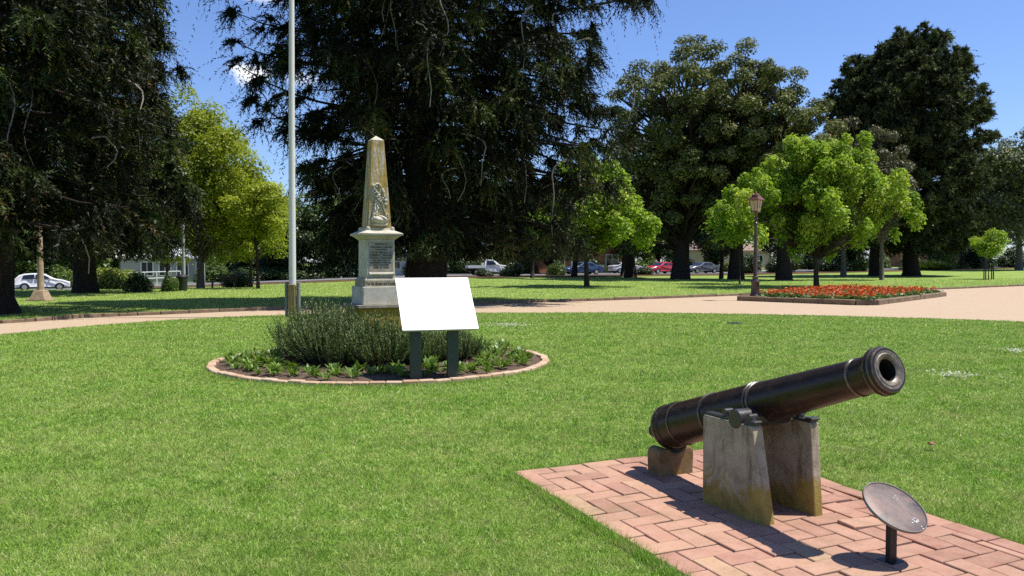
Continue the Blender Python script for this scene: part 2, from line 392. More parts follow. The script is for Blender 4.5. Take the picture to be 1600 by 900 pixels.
# ------------------------------------------------------------------ mesh helpers
class MB:
    def __init__(s):
        s.v, s.f, s.mi, s.r = [], [], [], []

    def add(s, vs, fs, mi=0, r=0.5):
        o = len(s.v)
        s.v += [tuple(p) for p in vs]
        s.r += [r] * len(vs)
        for f in fs:
            s.f.append(tuple(o + i for i in f))
            s.mi.append(mi)

    def box(s, c, size, rot=None, mi=0, taper=1.0, r=0.5):
        hx, hy, hz = size[0] / 2, size[1] / 2, size[2] / 2
        vs = []
        for z, k in ((-hz, 1.0), (hz, taper)):
            for x, y in ((-hx, -hy), (hx, -hy), (hx, hy), (-hx, hy)):
                p = Vector((x * k, y * k, z))
                if rot is not None:
                    p = rot @ p
                vs.append(p + Vector(c))
        s.add(vs, [(3, 2, 1, 0), (4, 5, 6, 7), (0, 1, 5, 4), (1, 2, 6, 5), (2, 3, 7, 6), (3, 0, 4, 7)], mi, r)

    def bevel_box(s, c, size, bev=0.01, rot=None, mi=0, r=0.5):
        hx, hy, hz = size[0] / 2, size[1] / 2, size[2] / 2
        b = bev
        rings = [(-hz, b), (-hz + b, 0), (hz - b, 0), (hz, b)]
        vs = []
        for z, i in rings:
            for x, y in ((-hx + i, -hy + b + 0 * i), (hx - i, -hy + b), (hx - b, -hy + i), (hx - b, hy - i), (hx - i, hy - b), (-hx + i, hy - b), (-hx + b, hy - i), (-hx + b, -hy + i)):
                pass
            ring = [(-hx + b, -hy + i), (hx - b, -hy + i), (hx - i, -hy + b), (hx - i, hy - b), (hx - b, hy - i), (-hx + b, hy - i), (-hx + i, hy - b), (-hx + i, -hy + b)]
            if i == b:
                ring = [(-hx + b, -hy + b)] * 0 + [(-hx + 1.6 * b, -hy + b), (hx - 1.6 * b, -hy + b), (hx - b, -hy + 1.6 * b), (hx - b, hy - 1.6 * b), (hx - 1.6 * b, hy - b), (-hx + 1.6 * b, hy - b), (-hx + b, hy - 1.6 * b), (-hx + b, -hy + 1.6 * b)]
            for x, y in ring:
                p = Vector((x, y, z))
                if rot is not None:
                    p = rot @ p
                vs.append(p + Vector(c))
        fs = [tuple(range(7, -1, -1)), tuple(range(24, 32))]
        for k in range(3):
            for i in range(8):
                j = (i + 1) % 8
                fs.append((k * 8 + i, k * 8 + j, k * 8 + 8 + j, k * 8 + 8 + i))
        s.add(vs, fs, mi, r)

    def tube(s, pts, rad, seg=8, mi=0, caps=True, r=0.5):
        pts = [Vector(p) for p in pts]
        n = len(pts)
        if not hasattr(rad, "__len__"):
            rad = [rad] * n
        vs = []
        ref = Vector((0.31, 0.95, 0.05))
        for i, p in enumerate(pts):
            tn = (pts[min(i + 1, n - 1)] - pts[max(i - 1, 0)])
            if tn.length < 1e-9:
                tn = Vector((0, 0, 1))
            tn.normalize()
            a = tn.cross(ref)
            if a.length < 1e-3:
                a = tn.cross(Vector((1, 0, 0)))
            a.normalize()
            b = tn.cross(a)
            for k in range(seg):
                w = 2 * math.pi * k / seg
                vs.append(p + (a * math.cos(w) + b * math.sin(w)) * rad[i])
        fs = []
        for i in range(n - 1):
            for k in range(seg):
                q = (k + 1) % seg
                fs.append((i * seg + k, i * seg + q, (i + 1) * seg + q, (i + 1) * seg + k))
        if caps:
            fs.append(tuple(range(seg)))
            fs.append(tuple((n - 1) * seg + k for k in range(seg - 1, -1, -1)))
        s.add(vs, fs, mi, r)

    def lathe(s, prof, seg=48, M4=None, mi=0, mis=None, close0=False, close1=False):
        """profile (h, r) revolved round local z; M4 places it"""
        vs = []
        for h, rr in prof:
            for k in range(seg):
                w = 2 * math.pi * k / seg
                p = Vector((rr * math.cos(w), rr * math.sin(w), h))
                vs.append(M4 @ p if M4 is not None else p)
        fs = []
        ms = []
        for i in range(len(prof) - 1):
            for k in range(seg):
                q = (k + 1) % seg
                fs.append((i * seg + k, i * seg + q, (i + 1) * seg + q, (i + 1) * seg + k))
                ms.append(mis[i] if mis else mi)
        if close0:
            fs.append(tuple(range(seg - 1, -1, -1))); ms.append(mi)
        if close1:
            fs.append(tuple((len(prof) - 1) * seg + k for k in range(seg))); ms.append(mi)
        o = len(s.f)
        s.add(vs, fs, mi)
        for i, m_ in enumerate(ms):
            s.mi[o + i] = m_

    def prism(s, poly, axis_fn, t0, t1, mi=0):
        """poly [(a,b)] extruded between t0 and t1; axis_fn(a,b,t)->Vector"""
        n = len(poly)
        vs = [axis_fn(a, b, t0) for a, b in poly] + [axis_fn(a, b, t1) for a, b in poly]
        fs = [tuple(range(n - 1, -1, -1)), tuple(range(n, 2 * n))]
        for i in range(n):
            j = (i + 1) % n
            fs.append((i, j, n + j, n + i))
        s.add(vs, fs, mi)

    def frustum(s, w0, w1, z0, z1, mi=0, d0=None, d1=None):
        d0 = w0 if d0 is None else d0
        d1 = w1 if d1 is None else d1
        vs = [(-w0 / 2, -d0 / 2, z0), (w0 / 2, -d0 / 2, z0), (w0 / 2, d0 / 2, z0), (-w0 / 2, d0 / 2, z0),
              (-w1 / 2, -d1 / 2, z1), (w1 / 2, -d1 / 2, z1), (w1 / 2, d1 / 2, z1), (-w1 / 2, d1 / 2, z1)]
        s.add(vs, [(3, 2, 1, 0), (4, 5, 6, 7), (0, 1, 5, 4), (1, 2, 6, 5), (2, 3, 7, 6), (3, 0, 4, 7)], mi)

    def mesh(s, name, mats, smooth=False, fix=True):
        me = bpy.data.meshes.new(name)
        me.from_pydata(s.v, [], s.f)
        for m_ in (mats if isinstance(mats, (list, tuple)) else [mats]):
            me.materials.append(m_)
        me.polygons.foreach_set("material_index", s.mi)
        if fix:
            import bmesh
            bm = bmesh.new(); bm.from_mesh(me)
            bmesh.ops.recalc_face_normals(bm, faces=bm.faces)
            bm.to_mesh(me); bm.free()
        a = me.attributes.new("rnd", "FLOAT", "POINT")
        a.data.foreach_set("value", np.array(s.r, dtype=np.float32))
        if smooth:
            me.polygons.foreach_set("use_smooth", [True] * len(me.polygons))
            if smooth != "all":
                try:
                    me.set_sharp_from_angle(angle=R(35))
                except Exception:
                    pass
        me.update()
        return me

    def build(s, name, mats, parent=None, smooth=False, loc=None, rotz=0, fix=True):
        return link(name, s.mesh(name, mats, smooth, fix), parent, loc, rotz)


def link(name, me, parent=None, loc=None, rotz=0):
    o = bpy.data.objects.new(name, me)
    COL.objects.link(o)
    if parent is not None:
        o.parent = parent
    if loc is not None:
        o.location = loc
    if rotz:
        o.rotation_euler = (0, 0, rotz)
    return o


def thing(name, label, cat, loc=(0, 0, 0), rotz=0, group=None, scale=None):
    o = bpy.data.objects.new(name, None)
    o.empty_display_size = 0.2
    COL.objects.link(o)
    o.location = loc
    o.rotation_euler = (0, 0, rotz)
    if scale:
        o.scale = (scale,) * 3 if not hasattr(scale, "__len__") else scale
    return tag(o, label, cat, group)


def tag(o, label, cat, group=None):
    o["label"] = label
    o["category"] = cat
    if group:
        o["group"] = group
    return o


def struct(o, kind="structure"):
    o["kind"] = kind
    return o


def copy_tree(o, parent=None):
    kids = list(o.children)
    c = o.copy()
    COL.objects.link(c)
    c.parent = parent
    for ch in kids:
        copy_tree(ch, c)
    return c


def npmesh(name, V, k, mats, rnd=None, fm=None):
    """V (n*k,3): n separate faces with k corners each"""
    V = np.ascontiguousarray(V, dtype=np.float32)
    n = len(V) // k
    me = bpy.data.meshes.new(name)
    me.vertices.add(n * k)
    me.vertices.foreach_set("co", V.ravel())
    me.loops.add(n * k)
    me.loops.foreach_set("vertex_index", np.arange(n * k, dtype=np.int32))
    me.polygons.add(n)
    me.polygons.foreach_set("loop_start", np.arange(0, n * k, k, dtype=np.int32))
    for m_ in (mats if isinstance(mats, (list, tuple)) else [mats]):
        me.materials.append(m_)
    if fm is not None:
        me.polygons.foreach_set("material_index", np.asarray(fm, dtype=np.int32))
    me.update(calc_edges=True)
    if rnd is not None:
        a = me.attributes.new("rnd", "FLOAT", "POINT")
        a.data.foreach_set("value", np.repeat(np.asarray(rnd, dtype=np.float32), k))
    return me


def unit(a):
    return a / np.maximum(np.linalg.norm(a, axis=-1, keepdims=True), 1e-9)


def leaf_quads(rng, C, N, L, W, fold=0.0):
    """rhombic leaves at C facing N"""
    n = len(C)
    N = unit(N)
    a = unit(np.cross(N, rng.normal(size=(n, 3))))
    b = np.cross(N, a)
    L = L[:, None]; W = W[:, None]
    V = np.stack([C - a * L * 0.5, C + b * W * 0.5 + N * fold * W - a * L * 0.06, C + a * L * 0.5, C - b * W * 0.5 + N * fold * W - a * L * 0.06], 1)
    return V.reshape(-1, 3)


def leaf_tris(base, dirv, side, L, W):
    V = np.stack([base - side * W[:, None] * 0.5, base + side * W[:, None] * 0.5, base + dirv * L[:, None]], 1)
    return V.reshape(-1, 3)


# ------------------------------------------------------------------ trees
def broadleaf(seed, H, zc0, RX, n_clump, leaves, leaf, trunk_r, mat, bark, RY=None, clump=0.24, flat=0.7, droop=0.0, shape="round", inner=0.45, fork=0.3, lean=0.0):
    """returns (trunk mesh, crown mesh) with origin at the foot"""
    rng = np.random.default_rng(seed)
    RY = RX if RY is None else RY
    zc = (zc0 + H) / 2
    RZ = (H - zc0) / 2
    dirs = unit(rng.normal(size=(n_clump, 3)))
    rad = inner + (1 - inner) * rng.random(n_clump) ** 0.6
    # uneven envelope
    ph = rng.random(6) * 6.28
    az = np.arctan2(dirs[:, 1], dirs[:, 0])
    env = 1 + 0.13 * np.sin(2 * az + ph[0] + dirs[:, 2] * 2) + 0.12 * np.sin(3 * az + ph[1]) + 0.10 * np.sin(5 * dirs[:, 2] + ph[2] + az)
    k = 1 - clump * 0.8
    Cc = dirs * (rad * env)[:, None] * np.array([RX, RY, RZ]) * k
    if shape == "cone":
        f = np.clip((Cc[:, 2] / RZ + 1) / 2, 0, 1)
        s_ = (1.22 - 0.75 * f)
        Cc[:, 0] *= s_; Cc[:, 1] *= s_
    if shape == "ovate":
        f = np.clip((Cc[:, 2] / RZ + 1) / 2, 0, 1)
        s_ = np.interp(f, [0, 0.25, 0.55, 1.0], [1.12, 1.14, 0.86, 0.40])
        Cc[:, 0] *= s_; Cc[:, 1] *= s_
    if shape == "dome":
        f = Cc[:, 2] < 0
        Cc[f, 2] *= 0.85
        Cc[f, 0] *= 1.05
    Cc[:, 2] += zc
    Cc[:, 0] += lean * np.clip(Cc[:, 2] / H, 0, 1)
    cs = clump * min(RX, RZ * 1.15) * (0.6 + 0.7 * rng.random(n_clump))
    per = np.maximum(8, (leaves * (cs ** 2) / np.sum(cs ** 2)).astype(int))
    idx = np.repeat(np.arange(n_clump), per)
    n = len(idx)
    od = unit(rng.normal(size=(n, 3)))
    od[:, 2] = np.abs(od[:, 2]) * np.where(rng.random(n) < 0.72, 1, -1)
    orad = 0.35 + 0.75 * rng.random(n) ** 0.7
    off = od * (cs[idx] * orad)[:, None]
    off[:, 2] *= flat
    if droop:
        off[:, 2] -= droop * cs[idx] * (np.hypot(off[:, 0], off[:, 1]) / cs[idx]) ** 2
    C = Cc[idx] + off
    N = od * 0.7 + np.array([0, 0, 0.55]) + rng.normal(size=(n, 3)) * 0.55
    L = leaf * (0.6 + 0.8 * rng.random(n))
    V = leaf_quads(rng, C, N, L, L * 0.62, 0.12)
    rnd = np.clip(0.5 + 0.25 * rng.normal(size=n) + 0.18 * rng.normal(size=n_clump)[idx], 0, 1)
    crown = npmesh("crown", V, 4, mat, rnd)
    # trunk and limbs
    mb = MB()
    zt = zc0 + (H - zc0) * 0.62
    tp = []
    for i in range(9):
        f = i / 8
        tp.append((0.03 * H * math.sin(f * 2 + seed) * f + lean * f * 0.6, 0.02 * H * math.cos(f * 3 + seed) * f, zt * f))
    tr = [trunk_r * (1.18 if i == 0 else 1) * (1 - 0.78 * i / 8) for i in range(9)]
    mb.tube(tp, tr, 12)
    order = np.argsort(Cc[:, 2])
    for q in order:
        c = Vector(Cc[q])
        zb = max(zc0 * 0.92 + 0.06 * H * rng.random(), min(zt * 0.95, c.z - (0.35 + 0.25 * rng.random()) * math.hypot(c.x, c.y) - 0.1 * H))
        f = min(0.999, zb / zt) * 8
        i0 = int(f)
        a = Vector(tp[i0]).lerp(Vector(tp[i0 + 1]), f - i0)
        m1 = a.lerp(c, 0.4) + Vector(rng.normal(size=3) * 0.03 * H * 0.4) + Vector((0, 0, 0.02 * H))
        m2 = a.lerp(c, 0.75) + Vector(rng.normal(size=3) * 0.03 * H * 0.4)
        r0 = max(0.03, trunk_r * (0.30 + 0.12 * rng.random()) * (1 - 0.5 * zb / zt))
        mb.tube([a, m1, m2, c], [r0, r0 * 0.65, r0 * 0.4, r0 * 0.15], 6, caps=False)
    trunk = mb.mesh("trunk", bark, "all", fix=False)
    return trunk, crown


def put_tree(name, label, meshes, loc, rotz=0.0, scale=None, group=None, cat="tree"):
    t_ = thing(name, label, cat, loc, rotz, group, scale)
    for nm, me in zip(("trunk", "crown", "hanging_twigs"), meshes):
        if isinstance(me, list):
            for m_ in me:
                link("hanging_twig", m_, t_)
        elif me is not None:
            link(nm, me, t_)
    return t_


def bunya(seed, H, rt, zlo, prof, mat, dz=0.55, per=6, strands=21, tufts=5.6, leaf=0.16, depth=0.8, droop=0.5, grav=0.75, slen=(0.45, 0.95), nleaf=20, zvis=13.0, dead=22, bare=0.12, extra=(), asym=0.0, zmin=1.9, curtain=0.13, var=(0.62, 1.1)):
    rng = np.random.default_rng(seed)
    zs, Rs = [p[0] for p in prof], [p[1] for p in prof]
    mb = MB()
    tp = [(0.1 * math.sin(i * 1.3 + seed), 0.1 * math.cos(i * 1.1), H * i / 14) for i in range(15)]
    tp[0] = (0, 0, -0.15)
    tr = [rt * (1.28 if i == 0 else 1.0) * (1 - 0.93 * i / 14) + 0.02 for i in range(15)]
    tp.insert(1, (0, 0, 0.55)); tr.insert(1, rt * 1.02)
    mb.tube(tp, tr, 18)
    S0, SD, SL, ST = [], [], [], []
    limbs = []
    z = zlo
    while z < H - 0.3:
        step = dz * (1.0 if z < zvis else 1.7)
        for q in range(per):
            z_ = z + rng.uniform(-0.9, 0.9) * step
            az_ = 2 * math.pi * (q + rng.random() * 0.9) / per + z * 1.7
            limbs.append((z_, az_, float(np.interp(z, zs, Rs)) * rng.uniform(*var) * (1 - asym * (1 - math.cos(az_)) / 2), None))
        z += step
    for e in extra:
        limbs.append(e if len(e) == 4 else (*e, None))
    for (z0, az, L, dr) in limbs:
        lo = max(0.0, 1 - z0 / H)
        dq = (droop * (0.45 + 0.75 * lo) * rng.uniform(0.75, 1.25)) if dr is None else dr
        dx, dy = math.cos(az), math.sin(az) * depth
        lat = rng.normal() * 0.12
        rb = rt * (1 - 0.93 * z0 / H)
        pts, rad = [], []
        K = 8
        for i in range(K):
            f = i / (K - 1)
            zz = z0 + L * (0.22 * f - dq * f ** 1.7 + 0.16 * f ** 4)
            zz = max(zz, zmin + 0.5 * rng.random())
            w = lat * L * math.sin(f * 3.0)
            pts.append(Vector((dx * (rb * 0.5 + L * f) - dy * w, dy * (rb * 0.5 + L * f) + dx * w, zz)))
            rad.append(0.075 * min(1, L / 6 + 0.25) * (1 - f) ** 0.8 + 0.014)
        mb.tube(pts, rad, 5, caps=False)
        vis = z0 < zvis
        nt = max(4, int(tufts * (L / 6.0 + 0.25) * (1.0 if vis else 0.6)))
        ts = bare + (1.0 - bare) * rng.random(nt) ** 0.75
        ts[-1] = 0.995
        A = np.array([list(p) for p in pts])
        for q, t_ in enumerate(ts):
            f_ = t_ * (K - 1)
            i0 = min(int(f_), K - 2)
            B = A[i0] * (1 - (f_ - i0)) + A[i0 + 1] * (f_ - i0)
            tg = unit(A[i0 + 1] - A[i0])
            lt = unit(np.cross(tg, np.array([0, 0, 1.0])))
            sg = 1 if q % 2 else -1
            off = 0.0 if q == nt - 1 else L * rng.uniform(0.06, 0.26) * (1.15 - 0.6 * t_)
            tip = B + lt * sg * off + tg * off * rng.uniform(0.2, 0.8) + np.array([0, 0, -0.18 * off + rng.normal() * 0.15])
            tip[2] = max(tip[2], zmin + 0.3)
            if off > 0.3:
                mb.tube([B, (B + tip) / 2 + np.array([0, 0, 0.08 * off]), tip], [0.03, 0.02, 0.01], 4, caps=False)
            m = int(strands * rng.uniform(0.6, 1.35))
            u = rng.random(m) ** 0.45
            u[: m // 3] = 1.0
            ps = B + (tip - B) * u[:, None]
            ow = unit(tip - B + tg * 0.4)
            d_ = unit(rng.normal(size=(m, 3)) * 0.75 + ow * 0.75 + np.array([0, 0, 0.25]))
            S0.append(ps); SD.append(d_)
            sl = rng.uniform(slen[0], slen[1], m)
            lo_ = rng.random(m) < curtain
            sl[lo_] *= rng.uniform(1.5, 2.8, lo_.sum())
            SL.append(sl * (1.0 if vis else 1.3))
            ST.append(np.full(m, -0.34 + rng.normal() * 0.05 if rng.random() < 0.62 else 0.10 + rng.normal() * 0.14))  # tone per tuft: most dark, the rest brighter, painting in shaded and sunlit clusters
    S0 = np.concatenate(S0); SD = np.concatenate(SD); SL = np.concatenate(SL); ST = np.concatenate(ST)
    n = len(S0)
    K = nleaf
    tt = (np.arange(K)[None, :] + rng.random((n, K))) / K
    g = grav * (0.6 + 0.8 * rng.random(n))
    pos = S0[:, None, :] + SD[:, None, :] * (SL[:, None] * tt * 0.85)[..., None]
    pos[..., 2] -= g[:, None] * SL[:, None] * tt ** 1.7
    tan = SD[:, None, :] * 0.85 + np.zeros((n, K, 3))
    tan[..., 2] -= 1.7 * g[:, None] * tt ** 0.7
    tan = unit(tan)
    perp = unit(np.cross(tan, rng.normal(size=(n, K, 3))))
    ld = unit(tan * 0.75 + perp * 0.65)
    side = unit(np.cross(ld, rng.normal(size=(n, K, 3))))
    sc = np.repeat(np.where(S0[:, 2] < zvis, 1.0, 1.6)[:, None], K, 1)
    LL = leaf * (0.7 + 0.6 * rng.random((n, K))) * (1.1 - 0.35 * tt) * sc
    pos[..., 2] = np.maximum(pos[..., 2], zmin - 0.25 + 0.25 * rng.random(pos.shape[:2]))
    V = leaf_tris(pos.reshape(-1, 3), ld.reshape(-1, 3), side.reshape(-1, 3), LL.ravel(), LL.ravel() * 0.34)
    rs = np.clip(0.42 + ST + 0.13 * rng.normal(size=n), 0, 1)
    br = rng.random(n) < 0.035
    rs[br] = rng.uniform(0.85, 1.0, br.sum())
    rnd = np.clip(np.repeat(rs, K) + 0.1 * rng.normal(size=n * K), 0, 1)
    crown = npmesh("crown", V, 3, mat, rnd)
    trunk = mb.mesh("trunk", M["bark_dark"], "all", fix=False)
    hm = []
    if dead:
        pick = rng.permutation(len(limbs))
        cnt = 0
        for q in pick:
            z0, az, L, dr = limbs[q]
            if cnt >= dead or not (3.0 < z0 < 14) or math.sin(az) > 0.3:
                continue
            cnt += 1
            hang = MB()
            f = rng.uniform(0.75, 1.0)
            p = Vector((math.cos(az) * L * f, math.sin(az) * depth * L * f, z0 + L * (0.22 * f - 0.5 * f ** 1.7)))
            ln = rng.uniform(1.2, 3.6)
            sx, sy = rng.normal() * 0.45, rng.normal() * 0.25
            pts = []
            for i in range(9):
                t_ = i / 8
                pts.append(p + Vector((sx * math.sin(t_ * 2.4) + 0.10 * math.sin(t_ * 9 + q), -0.35 + sy * math.sin(t_ * 2.1) + 0.1 * math.cos(t_ * 8 + q), 0.45 * math.sin(t_ * 2.2) - ln * t_ ** 1.3)))
            pts = [v_ for v_ in pts if v_.z > 0.9]
            if len(pts) < 4:
                continue
            vs_ = len(pts)
            hang.tube(pts, [0.034 * (1 - 0.7 * i / vs_) for i in range(vs_)], 5, caps=False)
            hm.append(hang.mesh("hanging_twig", M["twig_pale"], "all", fix=False))
    return trunk, crown, hm


# ------------------------------------------------------------------ world, sun
EL, SAZ = R(65), math.atan2(0.99, 0.04)
world = bpy.data.worlds.new("World")
scene.world = world
world.use_nodes = True
wt = world.node_tree
wn = wt.nodes
bg = wn["Background"]
sky = wn.new("ShaderNodeTexSky")
sky.sky_type = "NISHITA"
sky.sun_disc = False
sky.sun_elevation = EL
sky.sun_rotation = SAZ
sky.altitude = 150
sky.air_density = 1.0
sky.dust_density = 0.4
sky.ozone_density = 2.5
bg.inputs["Strength"].default_value = 0.10


def wnode(typ, **kw):
    n_ = wn.new(typ)
    for k_, v_ in kw.items():
        setattr(n_, k_, v_)
    return n_


tc = wnode("ShaderNodeTexCoord")
nz = wnode("ShaderNodeTexNoise")
nz.inputs["Scale"].default_value = 26
nz.inputs["Detail"].default_value = 7
nz.inputs["Roughness"].default_value = 0.6
wt.links.new(tc.outputs["Generated"], nz.inputs["Vector"])
tint = wn.new("ShaderNodeMix")
tint.data_type = "RGBA"; tint.blend_type = "MULTIPLY"
tint.inputs[0].default_value = 1.0
wt.links.new(sky.outputs["Color"], tint.inputs[6])
tint.inputs[7].default_value = (0.775, 0.885, 1.17, 1)
col_in = tint.outputs[2]
for (px, py, wx, wz, dens) in ((396, 114, 0.032, 0.017, 1.0), (476, 122, 0.035, 0.010, 0.4), (415, -8, 0.06, 0.012, 0.7), (800, 350, 0.3, 0.02, 0.25)):
    c_ = ray(px, py).normalized()
    sub = wnode("ShaderNodeVectorMath", operation="SUBTRACT")
    wt.links.new(tc.outputs["Generated"], sub.inputs[0])
    sub.inputs[1].default_value = c_
    dv = wnode("ShaderNodeVectorMath", operation="DIVIDE")
    wt.links.new(sub.outputs[0], dv.inputs[0])
    dv.inputs[1].default_value = (wx, wx, wz)
    ln = wnode("ShaderNodeVectorMath", operation="LENGTH")
    wt.links.new(dv.outputs[0], ln.inputs[0])
    ma = wnode("ShaderNodeMath", operation="MULTIPLY_ADD")
    wt.links.new(nz.outputs["Fac"], ma.inputs[0])
    ma.inputs[1].default_value = 2.2
    ma.inputs[2].default_value = -0.35
    sb = wnode("ShaderNodeMath", operation="SUBTRACT")
    wt.links.new(ma.outputs[0], sb.inputs[0])
    wt.links.new(ln.outputs["Value"], sb.inputs[1])
    mr = wnode("ShaderNodeMapRange")
    mr.inputs["From Min"].default_value = -0.1
    mr.inputs["From Max"].default_value = 0.55
    mr.inputs["To Max"].default_value = dens
    wt.links.new(sb.outputs[0], mr.inputs["Value"])
    mxn = wnode("ShaderNodeMix", data_type="RGBA")
    wt.links.new(mr.outputs[0], mxn.inputs[0])
    wt.links.new(col_in, mxn.inputs[6])
    mxn.inputs[7].default_value = (9.5, 9.6, 9.9, 1)
    col_in = mxn.outputs[2]
wt.links.new(col_in, bg.inputs["Color"])

sd = bpy.data.lights.new("sun", "SUN")
sd.energy = 5.0
sd.angle = R(0.53)
sd.color = (1.0, 0.955, 0.87)
so = bpy.data.objects.new("sun", sd)
COL.objects.link(so)
sv = Vector((math.sin(SAZ) * math.cos(EL), math.cos(SAZ) * math.cos(EL), math.sin(EL)))
so.rotation_euler = (-sv).to_track_quat("-Z", "Y").to_euler()
so.location = (20, 0, 40)

# ------------------------------------------------------------------ pad frame (the cannon, sign and road share this grid)
U2 = Vector((0.898, 0.440, 0))       # across the brick pad
V2 = Vector((0.440, -0.898, 0))      # along it, towards the muzzle
PU = Vector((0.905, 0.425, 0))
PV = Vector((0.390, -0.921, 0))
PAD0 = G(800, 742)
PAD_W, PAD_L = 2.0, 4.4


def in_pad(x, y, m=0.0):
    dx, dy = x - PAD0.x, y - PAD0.y
    a = dx * PU.x + dy * PU.y
    b = dx * PV.x + dy * PV.y
    return (a > -m) & (a < PAD_W + m) & (b > -m) & (b < PAD_L + m)


BED_C, BED_R = (-2.05, 13.2), 2.64

near_px = [(0, 523), (100, 513), (200, 505), (330, 497), (430, 493), (600, 490), (760, 489), (1000, 489), (1150, 491), (1300, 494), (1450, 498), (1600, 503)]
far_px = [(0, 506), (130, 497), (250, 492), (440, 484), (640, 479), (830, 473), (1000, 468), (1155, 462), (1300, 457), (1480, 452), (1600, 447)]
near = [(-14.5, 0.0), (-15.2, 6), (-14.2, 12)] + [tuple(G(*p))[:2] for p in near_px] + [(16.5, 19.0), (19.0, 14), (19.5, 6), (18, -2)]
far = [(-20.5, 0), (-20.0, 8), (-17.0, 16.5)] + [tuple(G(*p))[:2] for p in far_px] + [(60, 72), (75, 50), (70, 20), (60, -2)]


def smooth_line(pts, n=4):
    out = []
    p = [Vector((a[0], a[1])) for a in pts]
    for i in range(len(p) - 1):
        p0, p1, p2, p3 = p[max(i - 1, 0)], p[i], p[i + 1], p[min(i + 2, len(p) - 1)]
        for k in range(n):
            t_ = k / n
            out.append(tuple(0.5 * ((2 * p1) + (-p0 + p2) * t_ + (2 * p0 - 5 * p1 + 4 * p2 - p3) * t_ ** 2 + (-p0 + 3 * p1 - 3 * p2 + p3) * t_ ** 3)))
    out.append(tuple(p[-1]))
    return out


near_s, far_s = smooth_line(near), smooth_line(far)
rngE = np.random.default_rng(5)
near_s = [(a + rngE.normal() * 0.02, b + rngE.normal() * 0.03) for a, b in near_s]
path_poly = near_s + far_s[::-1]


def in_poly(x, y, poly):
    inside = np.zeros(x.shape, bool)
    n = len(poly)
    j = n - 1
    for i in range(n):
        xi, yi = poly[i]; xj, yj = poly[j]
        c = ((yi > y) != (yj > y)) & (x < (xj - xi) * (y - yi) / (yj - yi + 1e-12) + xi)
        inside ^= c
        j = i
    return inside


# ------------------------------------------------------------------ ground sheet
ys = np.concatenate([np.linspace(-30, 40, 15), np.linspace(42, 150, 55), np.array([170, 200, 250, 320, 450, 700, 1200])])
xs = np.concatenate([np.array([-900, -500, -300, -200, -140, -110]), np.linspace(-95, 120, 70), np.array([150, 200, 300, 500, 900])])
XX, YY = np.meshgrid(xs, ys)
ZZ = gz(XX, YY)
vv = np.stack([XX, YY, ZZ], -1).reshape(-1, 3)
nx = len(xs)
ff = [(j * nx + i, j * nx + i + 1, (j + 1) * nx + i + 1, (j + 1) * nx + i) for j in range(len(ys) - 1) for i in range(nx - 1)]
me = bpy.data.meshes.new("lawn")
me.from_pydata(vv.tolist(), [], ff)
me.materials.append(M["lawn"])
me.polygons.foreach_set("use_smooth", [True] * len(me.polygons))
struct(link("lawn", me))

mb = MB()
mb.add([(a, b, 0.006) for a, b in path_poly], [tuple(range(len(path_poly)))])
struct(mb.build("gravel_path", M["path"], fix=False))

# stone edging along the far side of the path
mb = MB()
pts = [Vector((a, b, 0)) for a, b in far_s if -20 < a < 52]
bedA, bedB, bedC = G(1155, 470), G(1360, 478), G(1475, 463)
bedD = bedA + (bedC - bedB)
bed_poly = [tuple(p)[:2] for p in (bedA, bedB, bedC, bedD)]
for a, b in zip(pts[:-1], pts[1:]):
    mdl = (a + b) / 2
    if in_poly(np.array([mdl.x]), np.array([mdl.y]), bed_poly)[0]:
        continue
    dv_ = (b - a)
    if dv_.length < 0.05:
        continue
    nst = max(1, int(dv_.length / 0.9))
    for k in range(nst):
        c_ = a + dv_ * ((k + 0.5) / nst)
        rot = Matrix.Rotation(math.atan2(dv_.y, dv_.x) + random.uniform(-0.02, 0.02), 3, "Z")
        mb.bevel_box((c_.x, c_.y, 0.03 + random.uniform(-0.015, 0.02)), (dv_.length / nst - 0.02, 0.14, 0.16), 0.015, rot)
struct(mb.build("path_edging", M["edging"]))

# ------------------------------------------------------------------ street beyond the park
RD = Vector((0.89, 0.456, 0)); RN = Vector((-0.456, 0.89, 0))
R0 = Vector((-40, 70, 0))


def strip(name, o0, o1, dz_, mat, s0=-120, s1=260, step=6):
    mb = MB()
    n = int((s1 - s0) / step) + 1
    vs, fs = [], []
    m_ = 4
    for i in range(n):
        for k in range(m_ + 1):
            p = R0 + RD * (s0 + i * step) + RN * (o0 + (o1 - o0) * k / m_)
            vs.append((p.x, p.y, float(gz(p.x, p.y)) + dz_))
    for i in range(n - 1):
        for k in range(m_):
            a = i * (m_ + 1) + k
            fs.append((a, a + 1, a + m_ + 2, a + m_ + 1))
    mb.add(vs, fs)
    return struct(mb.build(name, mat, fix=False))


def road_pt(s_, o_):
    p = R0 + RD * s_ + RN * o_
    return Vector((p.x, p.y, float(gz(p.x, p.y))))


def road_at(px, o_):
    """point at offset o_ across the street, seen in the photograph's column px"""
    r_ = (px - 800) / F
    q = R0 + RN * o_
    s_ = (r_ * q.y - q.x) / (RD.x - r_ * RD.y)
    return road_pt(s_, o_)


strip("road", 0, 10, 0.05, M["asphalt"])
strip("kerb", -0.35, 0, 0.10, M["kerb"])
strip("far_kerb", 10, 10.35, 0.10, M["kerb"])
strip("footpath", 14, 15.8, 0.03, M["kerb"])
strip("mulch_strip", -8.5, -0.6, 0.03, M["mulch"])
mb = MB()
for s_ in range(-110, 250, 9):
    a = road_pt(s_, 4.94); b = road_pt(s_ + 3.2, 4.94); c_ = road_pt(s_ + 3.2, 5.06); d_ = road_pt(s_, 5.06)
    mb.add([(p.x, p.y, p.z + 0.058) for p in (a, b, c_, d_)], [(0, 1, 2, 3)])
struct(mb.build("road_markings", M["trim_white"], fix=False))

# ------------------------------------------------------------------ grass
rng = np.random.default_rng(11)


